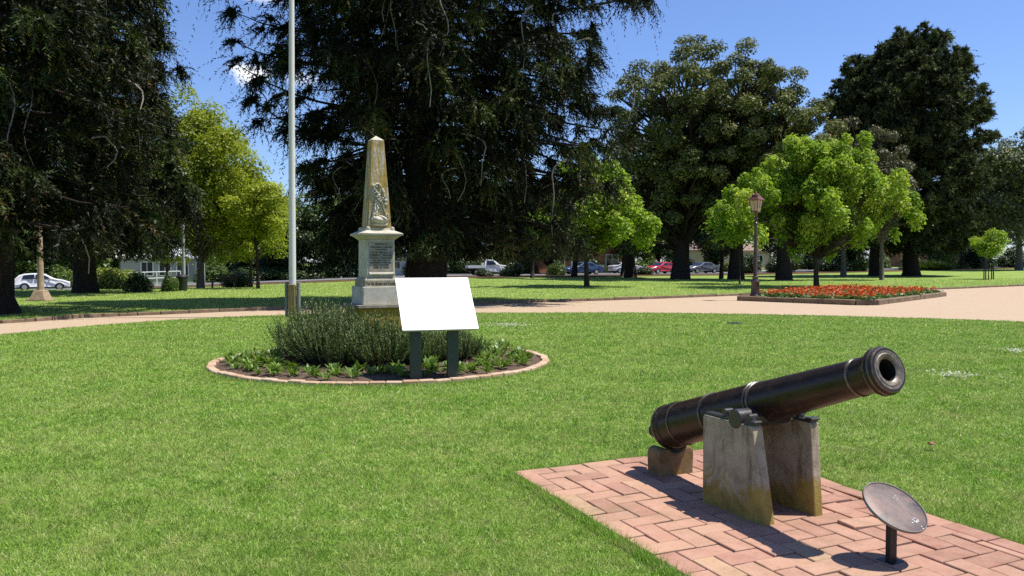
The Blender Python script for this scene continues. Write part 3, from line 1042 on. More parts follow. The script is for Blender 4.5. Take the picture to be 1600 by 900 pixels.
def grass(n, d0, d1, h0, w0, spread=0.68):
    d = d0 * (d1 / d0) ** rng.random(n)
    x = (rng.random(n) * 2 - 1) * (spread * d + 2.4)
    keep = ~in_poly(x, d, path_poly) & ~in_pad(x, d, -0.012)
    keep &= ((x - BED_C[0]) ** 2 + (d - BED_C[1]) ** 2) > (BED_R + 0.02) ** 2
    keep &= ~in_poly(x, d, bed_poly)
    x, d = x[keep], d[keep]
    n = len(x)
    q1 = np.sin(x * 2.1 + 1.3 * np.sin(d * 1.7)) * np.sin(d * 2.6 + 1.1 * np.sin(x * 1.3))
    q2 = np.sin(x * 9.1 + 2.0 * np.sin(d * 7.3)) * np.sin(d * 11.3 + 1.7 * np.sin(x * 8.1 + 1))
    q3 = np.sin(x * 23 + 2.3 * np.sin(d * 17.0)) * np.sin(d * 27 + 2.0 * np.sin(x * 19 + 2))
    tone = 0.10 * q1 + 0.13 * q2 + 0.11 * q3
    k = np.clip(d / 6.0, 0.8, 9)
    h = 0.95 * h0 * (1 + 0.20 * q2 + 0.22 * q3) * (0.55 + 0.75 * rng.random(n)) * (0.75 + 0.25 * k ** 0.6)
    w = w0 * k ** 0.85 * (0.7 + 0.6 * rng.random(n))
    az = rng.random(n) * 6.283
    lean = 0.25 + 1.05 * rng.random(n)
    dv = np.stack([np.cos(az) * np.sin(lean), np.sin(az) * np.sin(lean), np.cos(lean)], -1)
    sd_ = unit(np.cross(dv, rng.normal(size=(n, 3))))
    base = np.stack([x, d, gz(x, d)], -1)
    V = leaf_tris(base, dv, sd_, h, w)
    # seeds of colour that vary over the lawn, blade by blade
    return V, np.clip(0.42 - tone + 0.24 * rng.normal(size=n), 0, 1)


g1, r1 = grass(1350000, 3.0, 26, 0.038, 0.0054)
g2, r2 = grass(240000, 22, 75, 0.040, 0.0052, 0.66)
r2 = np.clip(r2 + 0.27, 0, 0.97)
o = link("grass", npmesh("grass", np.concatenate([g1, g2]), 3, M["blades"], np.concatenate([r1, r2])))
struct(o, "stuff")

# overhanging tufts along the pad, the ring and the edging
def edge_grass(pts, n, spread_, hmin, hmax):
    P_ = np.array(pts)
    i = rng.integers(0, len(P_) - 1, n)
    f = rng.random((n, 1))
    b = P_[i] * (1 - f) + P_[i + 1] * f
    b = b + rng.normal(size=(n, 2)) * spread_
    az = rng.random(n) * 6.283; lean = 0.2 + 0.9 * rng.random(n)
    dv = np.stack([np.cos(az) * np.sin(lean), np.sin(az) * np.sin(lean), np.cos(lean)], -1)
    sd_ = unit(np.cross(dv, rng.normal(size=(n, 3))))
    base = np.concatenate([b, np.zeros((n, 1))], 1)
    return leaf_tris(base, dv, sd_, hmin + (hmax - hmin) * rng.random(n), np.full(n, 0.0055))


pl = lambda a, b: PAD0 + PU * a + PV * b
eg = edge_grass([tuple(pl(-0.03, s_))[:2] for s_ in np.linspace(0, 3.4, 20)], 9000, 0.02, 0.03, 0.075)
eg2 = edge_grass([tuple(pl(s_, -0.03))[:2] for s_ in np.linspace(0, 2, 10)], 3500, 0.018, 0.02, 0.05)
eg3 = edge_grass([tuple(pl(PAD_W + 0.03, s_))[:2] for s_ in np.linspace(0, 3.4, 20)], 6000, 0.018, 0.02, 0.06)
ring = [(BED_C[0] + (BED_R + 0.03) * math.cos(a), BED_C[1] + (BED_R + 0.03) * math.sin(a)) for a in np.linspace(0, 6.2832, 80)]
eg4 = edge_grass(ring, 9000, 0.02, 0.03, 0.08)
V = np.concatenate([eg, eg2, eg3, eg4])
struct(link("edge_grass", npmesh("edge_grass", V, 3, M["blades"], np.clip(0.42 + 0.22 * rng.normal(size=len(V) // 3), 0, 0.95))), "stuff")

# white clover patches
def clover(name, cx, cy, rx, ry, n):
    a = rng.random(n) * 6.283; q = np.abs(rng.normal(size=n)) * 0.6
    C = np.stack([cx + rx * q * np.cos(a), cy + ry * q * np.sin(a), 0.035 + 0.03 * rng.random(n)], -1)
    C = np.repeat(C, 4, 0) + rng.normal(size=(n * 4, 3)) * 0.006
    N = rng.normal(size=(n * 4, 3)) * 0.6 + np.array([0, 0, 1])
    V = leaf_quads(rng, C, N, np.full(n * 4, 0.026), np.full(n * 4, 0.02))
    struct(link(name, npmesh(name, V, 4, M["clover"], rng.random(n * 4))), "stuff")


p = G(795, 510); clover("clover_flowers", p.x, p.y, 0.75, 0.9, 240)
p = G(1490, 590); clover("clover_flowers", p.x, p.y, 0.42, 0.5, 110)
p = G(1592, 552); clover("clover_flowers", p.x, p.y, 0.5, 0.5, 90)

# ------------------------------------------------------------------ brick paving (herringbone with a course along the edges)
mb = MB()
W_ = 0.148
rb = random.Random(3)


def brick(a0, a1, b0, b1):
    if a1 - a0 < 0.018 or b1 - b0 < 0.018:
        return
    g = 0.0040 + rb.random() * 0.0032
    a0 += g; a1 -= g; b0 += g; b1 -= g
    z = 0.026 + rb.uniform(-0.004, 0.004)
    tx, ty = rb.uniform(-0.018, 0.018), rb.uniform(-0.018, 0.018)
    ca, cb = (a0 + a1) / 2, (b0 + b1) / 2
    if ca > 1.45 and 1.0 < cb < 2.1 and rb.random() < 0.6:      # the lifted bricks beside the pier
        ty += rb.uniform(-0.05, 0.03); tx += rb.uniform(-0.07, 0.0); z += rb.uniform(0, 0.008)
    bv = 0.004
    rot = rb.uniform(-0.016, 0.016)
    vs = []
    for (zz, i) in ((-0.05, 0), (z - bv, 0), (z, bv)):
        for (a, b) in ((a0 + i, b0 + i), (a1 - i, b0 + i), (a1 - i, b1 - i), (a0 + i, b1 - i)):
            da, db = a - ca, b - cb
            a2, b2 = ca + da - db * rot, cb + db + da * rot
            q = pl(a2, b2)
            vs.append((q.x, q.y, zz + (tx * da + ty * db if zz > 0 else 0)))
    fs = [(8, 9, 10, 11)]
    for k in (0, 4):
        for i in range(4):
            j = (i + 1) % 4
            fs.append((k + i, k + j, k + 4 + j, k + 4 + i))
    mb.add(vs, fs, 0, min(1, max(0, rb.gauss(0.45, 0.25) + (0.15 if ca < 0.9 else -0.12))))


BW = 0.15
A0, A1, B0, B1 = 0.0, PAD_W - BW, BW, PAD_L
s_ = 0.0
while s_ < PAD_W:
    brick(s_, min(PAD_W, s_ + 0.298), 0, BW); s_ += 0.298
s_ = BW
while s_ < PAD_L:
    brick(PAD_W - BW, PAD_W, s_, s_ + 0.298); s_ += 0.298
N_ = 60
for i in range(-N_, N_):
    for j in range(-N_, N_):
        ox, oy = (i + 2 * j) * W_, (i - 2 * j) * W_
        for (x0, y0, x1, y1) in ((0, 0, 2, 1), (0, 1, 1, 3)):
            a0, a1 = max(A0, ox + x0 * W_), min(A1, ox + x1 * W_)
            b0, b1 = max(B0, oy + y0 * W_), min(B1, oy + y1 * W_)
            if a1 > a0 and b1 > b0:
                brick(a0, a1, b0, b1)
struct(mb.build("brick_paving", M["brick"], fix=False))
mb = MB()
mb.add([tuple(pl(a, b) + Vector((0, 0, 0.006))) for a, b in ((0, 0), (PAD_W, 0), (PAD_W, PAD_L), (0, PAD_L))], [(3, 2, 1, 0)])
struct(mb.build("paving_sand", M["joint"], fix=False))

# ------------------------------------------------------------------ cannon
PIER0 = G(1194, 829) + Vector((0, 0, 0))          # outer front corner of the near pier
PIER0.z = 0.02
MUZ, BRE = Vector((2.024, 4.444, 1.019)), Vector((1.166, 6.169, 0.361))
ax = (MUZ - BRE).normalized()
LB = (MUZ - BRE).length
lx = U2.normalized(); lx = (lx - ax * lx.dot(ax)).normalized(); ly = ax.cross(lx)
M4 = Matrix(((lx.x, ly.x, ax.x, BRE.x), (lx.y, ly.y, ax.y, BRE.y), (lx.z, ly.z, ax.z, BRE.z), (0, 0, 0, 1)))
can = thing("cannon", "old black iron cannon barrel aimed upward on concrete piers over brick paving", "cannon", (1.5, 5.5, 0))
Minv = Matrix.Translation(-can.location)
MC = Minv @ M4
mb = MB()
prof = [(-0.05, 0.10), (-0.035, 0.13), (0.0, 0.158), (0.012, 0.166), (0.03, 0.167), (0.042, 0.160), (0.05, 0.160), (0.058, 0.165), (0.072, 0.165), (0.082, 0.157),
        (0.190, 0.155), (0.194, 0.160), (0.206, 0.161), (0.212, 0.155), (0.55, 0.149), (0.556, 0.155), (0.570, 0.156), (0.578, 0.147), (1.00, 0.137), (1.004, 0.143), (1.014, 0.144), (1.018, 0.138), (1.028, 0.138), (1.032, 0.142), (1.044, 0.141), (1.05, 0.132),
        (1.82, 0.1045), (1.824, 0.110), (1.838, 0.110), (1.843, 0.104), (1.90, 0.105), (1.94, 0.112), (1.962, 0.122), (1.968, 0.131), (1.978, 0.135), (1.986, 0.131), (1.992, 0.128), (1.998, 0.133), (2.010, 0.134), (2.018, 0.127), (2.024, 0.124), (2.034, 0.120),
        (LB, 0.108), (LB - 0.004, 0.094), (LB - 0.001, 0.088), (LB - 0.006, 0.070), (LB - 0.014, 0.061), (LB - 0.12, 0.060), (LB - 0.6, 0.060), (LB - 0.6, 0.0)]
mis = []
for (h0, r0_), (h1, r1_) in zip(prof[:-1], prof[1:]):
    worn = (h0 in (0.012, 0.194, 0.556, 1.004, 1.824, 1.968, 1.998, 1.032)) or (h0 >= LB - 0.014 and r0_ > 0.065 and h0 != 2.034)
    bore = h1 < LB - 0.05 and h0 > 1.4 and r1_ <= 0.0605
    mis.append(2 if bore else (1 if worn else 0))
mb.lathe(prof, 72, MC, mis=mis, close0=True)
# knob behind the breech
kp = [(-0.21, 0.001), (-0.205, 0.03), (-0.185, 0.052), (-0.155, 0.058), (-0.125, 0.05), (-0.105, 0.034), (-0.08, 0.036), (-0.05, 0.06)]
mb.lathe(kp, 32, MC)
mb.build("barrel", [M["iron"], M["worn"], M["bore"]], can, True)
mb = MB()
# vent patch on the breech
mb.box((MC @ Vector((0, 0, 0))) + (M4.to_3x3() @ Vector((0, 0.158, 0.145))) * 1.0, (0.05, 0.012, 0.07), M4.to_3x3())
mb.build("vent_patch", M["iron"], can)
TR_W = 0.268
trun_c = PIER0 - V2 * TR_W
trun_z = 0.622
axis_u = 0.247
for nm, ua, ub in (("trunnion", -0.004, axis_u), ("trunnion", axis_u, 0.484)):
    mb = MB()
    pts = [PIER0 - V2 * TR_W + U2 * ua, PIER0 - V2 * TR_W + U2 * ub]
    base_ = [Vector((p.x, p.y, trun_z)) - can.location for p in pts]
    out = base_[0] if ua < 0 else base_[1]
    inn = base_[1] if ua < 0 else base_[0]
    dirn = (out - inn).normalized()
    mb.tube([inn, out - dirn * 0.006, out], [0.06, 0.06, 0.053], 36)
    mb.build(nm, M["strap"], can, True)


def pier(label, u0, u1, lean, back, ztop):
    c0 = PIER0 + U2 * ((u0 + u1) / 2) - V2 * 0.28
    th = thing("concrete_pier", label, "support block", (c0.x, c0.y, 0.0), 0, "concrete piers under the cannon")
    mb = MB()
    rj = random.Random(int(u0 * 1000) + 4)
    w_front = 0.0
    poly = [(0.0, 0.0), (lean * 0.5, ztop * 0.5), (lean, ztop - 0.012), (lean + 0.012, ztop)]
    na = 14
    nr = 0.064
    hz = trun_z - ztop
    a0 = math.asin(min(1, hz / nr))
    for k in range(na + 1):
        w = math.pi + a0 + (math.pi - 2 * a0) * k / na
        poly.append((TR_W + nr * math.cos(w), trun_z + nr * math.sin(w)))
    poly += [(back - 0.012, ztop), (back, ztop - 0.012), (back, 0.0)]
    poly = [(a, max(b, 0.0)) for a, b in poly]

    def fn(a, b, t_):
        q = PIER0 - V2 * a + U2 * t_
        return Vector((q.x, q.y, b + 0.012)) - th.location
    mb.prism(poly, fn, u0 + 0.004, u1 - 0.004)
    o_ = mb.build("block", M["concrete"], th)
    bvm = o_.modifiers.new("worn_edge", "BEVEL"); bvm.width = 0.008; bvm.segments = 2; bvm.limit_method = "ANGLE"; bvm.angle_limit = R(50)
    # iron strap with two bracket lugs
    mb = MB()
    um = (u0 + u1) / 2
    ang = math.atan2(V2.y, V2.x)
    rot = Matrix.Rotation(ang, 3, "Z")

    def bar(w0, w1, z, hh, wid=0.062):
        q = PIER0 - V2 * ((w0 + w1) / 2) + U2 * um
        mb.bevel_box(Vector((q.x, q.y, z)) - th.location, (abs(w1 - w0), wid, hh), 0.005, rot)
    bar(lean + 0.0, TR_W - 0.066, ztop + 0.021, 0.018)
    bar(TR_W + 0.066, back - 0.01, ztop + 0.021, 0.018)
    bar(lean - 0.012, lean + 0.05, ztop + 0.034, 0.016, 0.07)
    o_ = mb.build("strap", M["strap"], th)
    for wq in (TR_W - 0.105, TR_W + 0.115):
        mb = MB()
        q = PIER0 - V2 * wq + U2 * um
        b_ = Vector((q.x, q.y, ztop + 0.03)) - th.location
        mb.tube([b_, b_ + Vector((0, 0, 0.014)), b_ + Vector((0, 0, 0.034)), b_ + Vector((0, 0, 0.044))], [0.027, 0.027, 0.02, 0.008], 14)
        mb.tube([b_ + U2 * -0.03 + Vector((0, 0, 0.028)), b_ + U2 * 0.03 + Vector((0, 0, 0.028))], 0.021, 16)
        mb.build("bolt", M["strap"], th, True)
    return th


pier("lichened grey concrete pier on the nearer side of the cannon, yellow stain at its foot", 0.0, 0.092, 0.115, 0.575, 0.588)
pier("narrow concrete pier on the far side of the cannon, beside the lawn edge", 0.405, 0.482, 0.045, 0.54, 0.588)
# cradle block under the breech
c0 = Vector((1.185, 6.150, 0))
th = thing("breech_block", "low brown stone block with rounded shoulders cradling the cannon breech", "support block", tuple(c0))
mb = MB()
poly = [(-0.15, 0.0), (-0.155, 0.15)]
for k in range(6):
    w = math.pi - k * math.pi / 10
    poly.append((-0.105 + 0.05 * math.cos(w), 0.165 + 0.05 * math.sin(w)))
for k in range(9):
    w = math.pi + 0.62 + k * (math.pi - 1.24) / 8
    poly.append((0.10 * math.cos(w) * 0.8, 0.245 + 0.07 * math.sin(w) + 0.0))
for k in range(6):
    w = math.pi / 2 - k * math.pi / 10
    poly.append((0.105 + 0.05 * math.cos(w), 0.165 + 0.05 * math.sin(w)))
poly += [(0.155, 0.15), (0.15, 0.0)]
mb.prism(poly, lambda a, b, t_: Vector((U2.x * a + V2.x * t_, U2.y * a + V2.y * t_, b + 0.012)), -0.09, 0.07)
o = mb.build("block", M["block"], th)
bvm = o.modifiers.new("worn_edge", "BEVEL"); bvm.width = 0.012; bvm.segments = 2; bvm.limit_method = "ANGLE"; bvm.angle_limit = R(50)

# ------------------------------------------------------------------ plaque on a post
pb = G(1392, 884)
th = thing("plaque_stand", "round tilted bronze plaque with flaked surface on a short black post", "plaque", (pb.x, pb.y, 0.02))
mb = MB()
rot = Matrix.Rotation(math.atan2(V2.y, V2.x), 3, "Z")
mb.bevel_box((0, 0, 0.135), (0.03, 0.055, 0.29), 0.003, rot)
mb.build("post", M["black_steel"], th)
mb = MB(); mb.box((0, 0, 0.006), (0.10, 0.10, 0.006), rot); mb.build("foot_plate", M["black_steel"], th)
nrm = (V2.normalized() * math.sin(R(33)) + Vector((0, 0, math.cos(R(33))))).normalized()
qd = Vector((0, 0, 1)).rotation_difference(nrm)
M4d = Matrix.Translation(Vector((0.012, 0.0, 0.285))) @ qd.to_matrix().to_4x4()
mb = MB(); mb.lathe([(0.0, 0.0), (0.0, 0.169), (0.004, 0.172), (0.013, 0.172), (0.016, 0.170), (0.016, 0.166), (0.0125, 0.1645), (0.010, 0.163)], 72, M4d)
mb.build("rim", M["rim_steel"], th, True)
mb = MB(); mb.lathe([(0.010, 0.164), (0.0125, 0.158), (0.0130, 0.10), (0.0132, 0.05), (0.0132, 0.0)], 72, M4d)
disc = mb.build("disc", M["plaque"], th, True)
rf = random.Random(9)
mb = MB()
for (cx, cy, sc, nn) in ((0.085, -0.075, 1.0, 9), (0.02, 0.06, 0.5, 4), (0.11, -0.11, 0.6, 4)):
    for _ in range(nn):
        a, b = cx + rf.gauss(0, 0.016) * sc, cy + rf.gauss(0, 0.022) * sc
        r_ = rf.uniform(0.004, 0.010) * sc
        pts = []
        for k in range(7):
            w = k * 6.283 / 7
            q = r_ * rf.uniform(0.5, 1.2)
            pts.append(M4d @ Vector((a + q * math.cos(w), b + q * math.sin(w) * 0.8, 0.0150)))
        mb.add(pts, [tuple(range(7))])
mb.build("flaked_patch", M["paint_flake"], disc, fix=False).parent = disc

# ------------------------------------------------------------------ round garden bed
th = thing("garden_bed", "round garden bed of bare soil ringed with flat pinkish bricks around the monument", "garden bed", (BED_C[0], BED_C[1], 0))
mb = MB()
rr_ = random.Random(2)
nr, na = 14, 72
vs, fs = [(0, 0, 0.10)], []
for i in range(1, nr + 1):
    for k in range(na):
        q = (BED_R - 0.10) * i / nr
        w = 2 * math.pi * k / na
        z = 0.03 + 0.07 * (1 - (i / nr) ** 3) + rr_.uniform(-0.012, 0.012)
        vs.append((q * math.cos(w), q * math.sin(w), z))
for k in range(na):
    fs.append((0, 1 + k, 1 + (k + 1) % na))
for i in range(nr - 1):
    for k in range(na):
        a = 1 + i * na + k; b = 1 + i * na + (k + 1) % na
        fs.append((a, a + na, b + na, b))
mb.add(vs, fs)
mb.build("soil", M["soil"], th, "all")
mb = MB()
nb = 76
for k in range(nb):
    w = 2 * math.pi * (k + 0.5) / nb
    q = BED_R - 0.06 + rr_.uniform(-0.012, 0.012)
    rot = Matrix.Rotation(w + rr_.uniform(-0.03, 0.03), 3, "Z") @ Matrix.Rotation(rr_.uniform(-0.03, 0.03), 3, "X")
    mb.bevel_box((q * math.cos(w), q * math.sin(w), 0.018 + rr_.uniform(-0.006, 0.008)), (0.115, 2 * math.pi * q / nb - 0.006, 0.075), 0.010, rot, 0, rr_.random())
mb.build("edging", M["edge_brick"], th)


# rosemary
def rosemary(seed, h, rad, n=520):
    rng_ = np.random.default_rng(seed)
    a = rng_.random(n) * 6.283
    q = np.sqrt(rng_.random(n))
    out = q ** 1.3
    base = np.stack([np.cos(a) * q * rad * 0.55, np.sin(a) * q * rad * 0.55, np.zeros(n)], -1)
    lob = 1 + 0.22 * np.sin(3 * a + seed) + 0.15 * np.sin(5 * a + 2 * seed)
    hh = h * (1.0 - 0.45 * q ** 2) * rng_.uniform(0.72, 1.12, n)
    tip = np.stack([np.cos(a) * out * rad * lob, np.sin(a) * out * rad * lob, hh], -1) + rng_.normal(size=(n, 3)) * np.array([0.05, 0.05, 0.03])
    mid = (base + tip) / 2 + np.stack([np.cos(a), np.sin(a), np.zeros(n)], -1) * (out * rad * 0.20)[:, None]
    K = 46
    t_ = (np.arange(K)[None] + rng_.random((n, K))) / K
    t_ = 0.22 + 0.78 * t_ ** 0.8
    B = base[:, None] * ((1 - t_) ** 2)[..., None] + mid[:, None] * (2 * t_ * (1 - t_))[..., None] + tip[:, None] * (t_ ** 2)[..., None]
    tn = unit((mid - base)[:, None] * (1 - t_)[..., None] + (tip - mid)[:, None] * t_[..., None])
    perp = unit(np.cross(tn, rng_.normal(size=(n, K, 3))))
    ld = unit(tn * 0.75 + perp * 0.7)
    sd_ = unit(np.cross(ld, rng_.normal(size=(n, K, 3))))
    L = 0.048 * (0.7 + 0.6 * rng_.random((n, K))) * (1.15 - 0.4 * t_)
    V = leaf_tris(B.reshape(-1, 3), ld.reshape(-1, 3), sd_.reshape(-1, 3), L.ravel(), L.ravel() * 0.26)
    rnd = np.clip(np.repeat(rng_.normal(0.42, 0.16, n), K) + 0.35 * (t_.ravel() - 0.6) + rng_.normal(0, 0.08, n * K), 0, 1)
    fol = npmesh("foliage", V, 3, M["rosemary"], rnd)
    mb = MB()
    for i in range(0, n, 4):
        mb.tube([base[i], mid[i] * 0.98 + base[i] * 0.02, tip[i]], [0.008, 0.005, 0.002], 4, caps=False)
    return fol, mb.mesh("stems", M["bark_young"], False, fix=False)


ros = [rosemary(1, 0.86, 0.66), rosemary(2, 0.78, 0.60), rosemary(5, 0.68, 0.55)]
ros_spots = [(-2.98, 12.68, 0, 1.04, 0.3, "tall rosemary bush at the end of the bed nearest the flagpole"),
             (-2.52, 12.25, 0, 0.98, 1.1, "rosemary bush just in front of the monument's pale corner"),
             (-1.95, 12.15, 1, 0.98, 2.4, "rosemary bush directly below the monument, touching the blank sign's near corner"),
             (-1.40, 12.42, 2, 0.86, 4.0, "rosemary bush seen between the two posts of the blank sign"),
             (-0.90, 12.75, 2, 0.80, 5.1, "rosemary bush past the sign at the open end of the bed, twigs poking out"),
             (-3.0, 13.6, 1, 1.0, 3.1, "rosemary bush at the back of the bed behind the tall one")]
for (x, y, k, s_, rz, lab) in ros_spots:
    b_ = thing("rosemary_bush", lab, "bush", (x, y, 0.07), rz, "rosemary bushes round the monument", s_)
    link("foliage", ros[k][0], b_); link("stems", ros[k][1], b_)


# bedding plants
def rosette(seed, n=26, L0=0.16):
    rng_ = np.random.default_rng(seed)
    V = []
    rn = []
    for i in range(n):
        a = rng_.random() * 6.283
        up = rng_.uniform(0.35, 1.25)
        L = L0 * rng_.uniform(0.6, 1.15)
        w = L * rng_.uniform(0.20, 0.28)
        d = np.array([math.cos(a) * math.cos(up), math.sin(a) * math.cos(up), math.sin(up)])
        s = np.array([-math.sin(a), math.cos(a), 0])
        b = np.array([math.cos(a), math.sin(a), 0]) * rng_.uniform(0, 0.05)
        dn = np.array([0, 0, -1.0])
        p0 = b; p1 = b + d * L * 0.55; p2 = b + d * L + dn * L * 0.28 * math.cos(up)
        V += [p0 - s * w * 0.18, p0 + s * w * 0.18, p1 + s * w * 0.5 + dn * -0.008, p1 - s * w * 0.5 + dn * -0.008]
        V += [p1 - s * w * 0.5 + dn * -0.008, p1 + s * w * 0.5 + dn * -0.008, p2 + s * w * 0.05, p2 - s * w * 0.05]
        q = float(np.clip(rng_.normal(0.5, 0.22), 0, 1))
        rn += [q, q]
    return npmesh("bedding_plant", np.array(V), 4, M["bedding"], rn)


ros_m = [rosette(21), rosette(22, 30, 0.18), rosette(23, 20, 0.14)]
rp = random.Random(14)
spots = []
for k in range(400):
    a = rp.uniform(0, 6.283)
    q = rp.uniform(1.55, 2.32) if rp.random() < 0.8 else rp.uniform(2.0, 2.45)
    x, y = BED_C[0] + q * math.cos(a), BED_C[1] + q * math.sin(a)
    if any((x - c) ** 2 + (y - d) ** 2 < 0.175 ** 2 for c, d in spots):
        continue
    if any((x - r_[0]) ** 2 + (y - r_[1]) ** 2 < 0.50 ** 2 for r_ in ros_spots):
        continue
    if abs((y - 11.0)) < 0.14 and -1.45 < x < -0.55:
        continue
    if y > 13.9 and rp.random() < 0.5:
        continue
    spots.append((x, y))
for i, (x, y) in enumerate(spots[:120]):
    o = link("bedding_plant", ros_m[i % 3], None, (x, y, 0.065), rp.uniform(0, 6.28))
    s_ = rp.uniform(0.75, 1.3); o.scale = (s_, s_, s_ * rp.uniform(0.85, 1.2))
    tag(o, "low leafy green bedding plant in the soil of the round bed", "plant", "bedding plants in the round bed")

# ------------------------------------------------------------------ monument
PSI = R(27)
MON = Vector((-2.14, 13.15, 0))
mon = thing("monument", "weathered stone obelisk memorial with carved relief and inscribed pedestal in the round bed", "monument", tuple(MON), PSI)
mb = MB(); mb.frustum(0.80, 0.78, 0, 0.885); mb.build("base_block", M["ochre"], mon)
mb = MB(); mb.frustum(0.84, 0.84, 0.885, 0.925); mb.build("ledge", M["stone"], mon)


def bev(o_, w=0.01):
    b_ = o_.modifiers.new("worn_edge", "BEVEL"); b_.width = w; b_.segments = 2; b_.limit_method = "ANGLE"; b_.angle_limit = R(30)
    return o_


mb = MB(); mb.frustum(0.63, 0.63, 0.925, 1.205); bev(mb.build("plinth", M["marble"], mon), 0.008)
mb = MB(); mb.frustum(0.545, 0.545, 1.205, 1.300); mb.frustum(0.545, 0.48, 1.3005, 1.345)
step = bev(mb.build("inscribed_step", M["stone"], mon), 0.004)
mb = MB(); mb.frustum(0.455, 0.445, 1.345, 1.935); die = bev(mb.build("die", M["marble"], mon), 0.006)
mb = MB()
mb.box((0, -0.2275, 1.665), (0.385, 0.012, 0.46)); pan = mb.build("inscription_panel", M["stone"], mon)
mb = MB(); mb.tube([(-0.19, -0.243, 1.400), (0.19, -0.243, 1.400)], 0.024, 14); mb.tube([(-0.20, -0.243, 1.400), (-0.188, -0.243, 1.400)], 0.030, 14); mb.tube([(0.188, -0.243, 1.400), (0.20, -0.243, 1.400)], 0.030, 14)
mb.build("scroll_bar", M["marble"], mon, True)
mb = MB()
mb.frustum(0.46, 0.62, 1.935, 2.000); mb.frustum(0.655, 0.665, 2.0003, 2.030); mb.frustum(0.660, 0.44, 2.0303, 2.080)
bev(mb.build("cornice", M["marble"], mon), 0.004)
mb = MB(); mb.frustum(0.43, 0.41, 2.0803, 2.115)
mb.build("neck", M["marble"], mon)
for sx in (-1, 1):
    for sy in (-1, 1):
        mb = MB()
        mb.lathe([(2.08, 0.030), (2.10, 0.036), (2.125, 0.030), (2.14, 0.001)], 14, Matrix.Translation((sx * 0.195, sy * 0.195, 0)))
        mb.build("corner_knob", M["marble"], mon, True)
mb = MB(); mb.frustum(0.372, 0.200, 2.1153, 3.49); bev(mb.build("obelisk", M["obelisk"], mon), 0.006)
mb = MB(); mb.frustum(0.203, 0.012, 3.4903, 3.565); mb.build("cap", M["marble"], mon)


def face_y(z):
    return -(0.372 + (0.200 - 0.372) * (z - 2.115) / (3.49 - 2.115)) / 2


# carved relief: garland, drapery, a cord and a dove on a rocky base
def lumps(mb, items, seg=10):
    for (x, z, rx, rz, dep, ang) in items:
        vs, fs = [], []
        nn, mm = seg, 5
        y0 = face_y(z)
        vs.append((x, y0 - dep, z))
        for i in range(1, mm + 1):
            ph = i / mm * math.pi / 2
            for k in range(nn):
                w = 2 * math.pi * k / nn
                a, b = rx * math.sin(ph) * math.cos(w), rz * math.sin(ph) * math.sin(w)
                vs.append((x + a * math.cos(ang) - b * math.sin(ang), face_y(z) + 0.004 - dep * math.cos(ph), z + a * math.sin(ang) + b * math.cos(ang)))
        for k in range(nn):
            fs.append((0, 1 + k, 1 + (k + 1) % nn))
        for i in range(mm - 1):
            for k in range(nn):
                a = 1 + i * nn + k; b = 1 + i * nn + (k + 1) % nn
                fs.append((a, a + nn, b + nn, b))
        mb.add(vs, fs)


rl = random.Random(31)
mb = MB(); it = []
for k in range(46):                                   # leafy garland on the viewer's left
    f = rl.random()
    it.append((-0.075 + 0.07 * f + rl.gauss(0, 0.022), 2.745 - 0.20 * f + rl.gauss(0, 0.03), rl.uniform(0.014, 0.028), rl.uniform(0.008, 0.015), rl.uniform(0.025, 0.06), rl.uniform(0, 3.1)))
for k in range(14):
    f = k / 13
    it.append((-0.085 + 0.11 * f, 2.76 + 0.045 * math.sin(f * 3.1), 0.018, 0.012, 0.05, f * 2))
lumps(mb, it)
mb.build("garland", M["marble"], mon, "all", fix=False)
mb = MB(); it = []
for k in range(26):                                   # drapery falling down the left
    f = k / 25
    it.append((-0.03 - 0.075 * f + 0.028 * math.sin(k * 2.4), 2.56 - 0.33 * f, 0.030 + 0.012 * f, 0.016, 0.035 + 0.02 * rl.random(), 1.25 + 0.3 * math.sin(k)))
for k in range(18):                                   # fold crossing to the right
    f = k / 17
    it.append((0.005 + 0.105 * f, 2.60 - 0.30 * f, 0.030, 0.010, 0.03 + 0.012 * rl.random(), -1.05))
lumps(mb, it)
mb.build("drapery", M["marble"], mon, "all", fix=False)
mb = MB(); it = []
for k in range(26):                                   # carved trophy on the right
    f = rl.random()
    it.append((0.055 + 0.05 * f + rl.gauss(0, 0.012), 2.72 - 0.25 * f, rl.uniform(0.016, 0.032), rl.uniform(0.01, 0.018), rl.uniform(0.02, 0.05), rl.uniform(-1.6, -0.9)))
for k in range(12):
    w = k * 6.283 / 12
    it.append((0.115 + 0.024 * math.cos(w), 2.29 + 0.05 * math.sin(w), 0.012, 0.012, 0.028, 0))
lumps(mb, it)
mb.build("trophy", M["marble"], mon, "all", fix=False)
mb = MB(); it = [(0.0, 2.235, 0.12, 0.062, 0.10, 0.0), (-0.06, 2.25, 0.06, 0.05, 0.10, 0.4), (0.05, 2.265, 0.08, 0.035, 0.105, -0.5), (-0.105, 2.27, 0.03, 0.028, 0.06, 0), (0.0, 2.17, 0.13, 0.03, 0.06, 0)]
lumps(mb, it, 16)
mb.build("shell_base", M["marble"], mon, "all", fix=False)


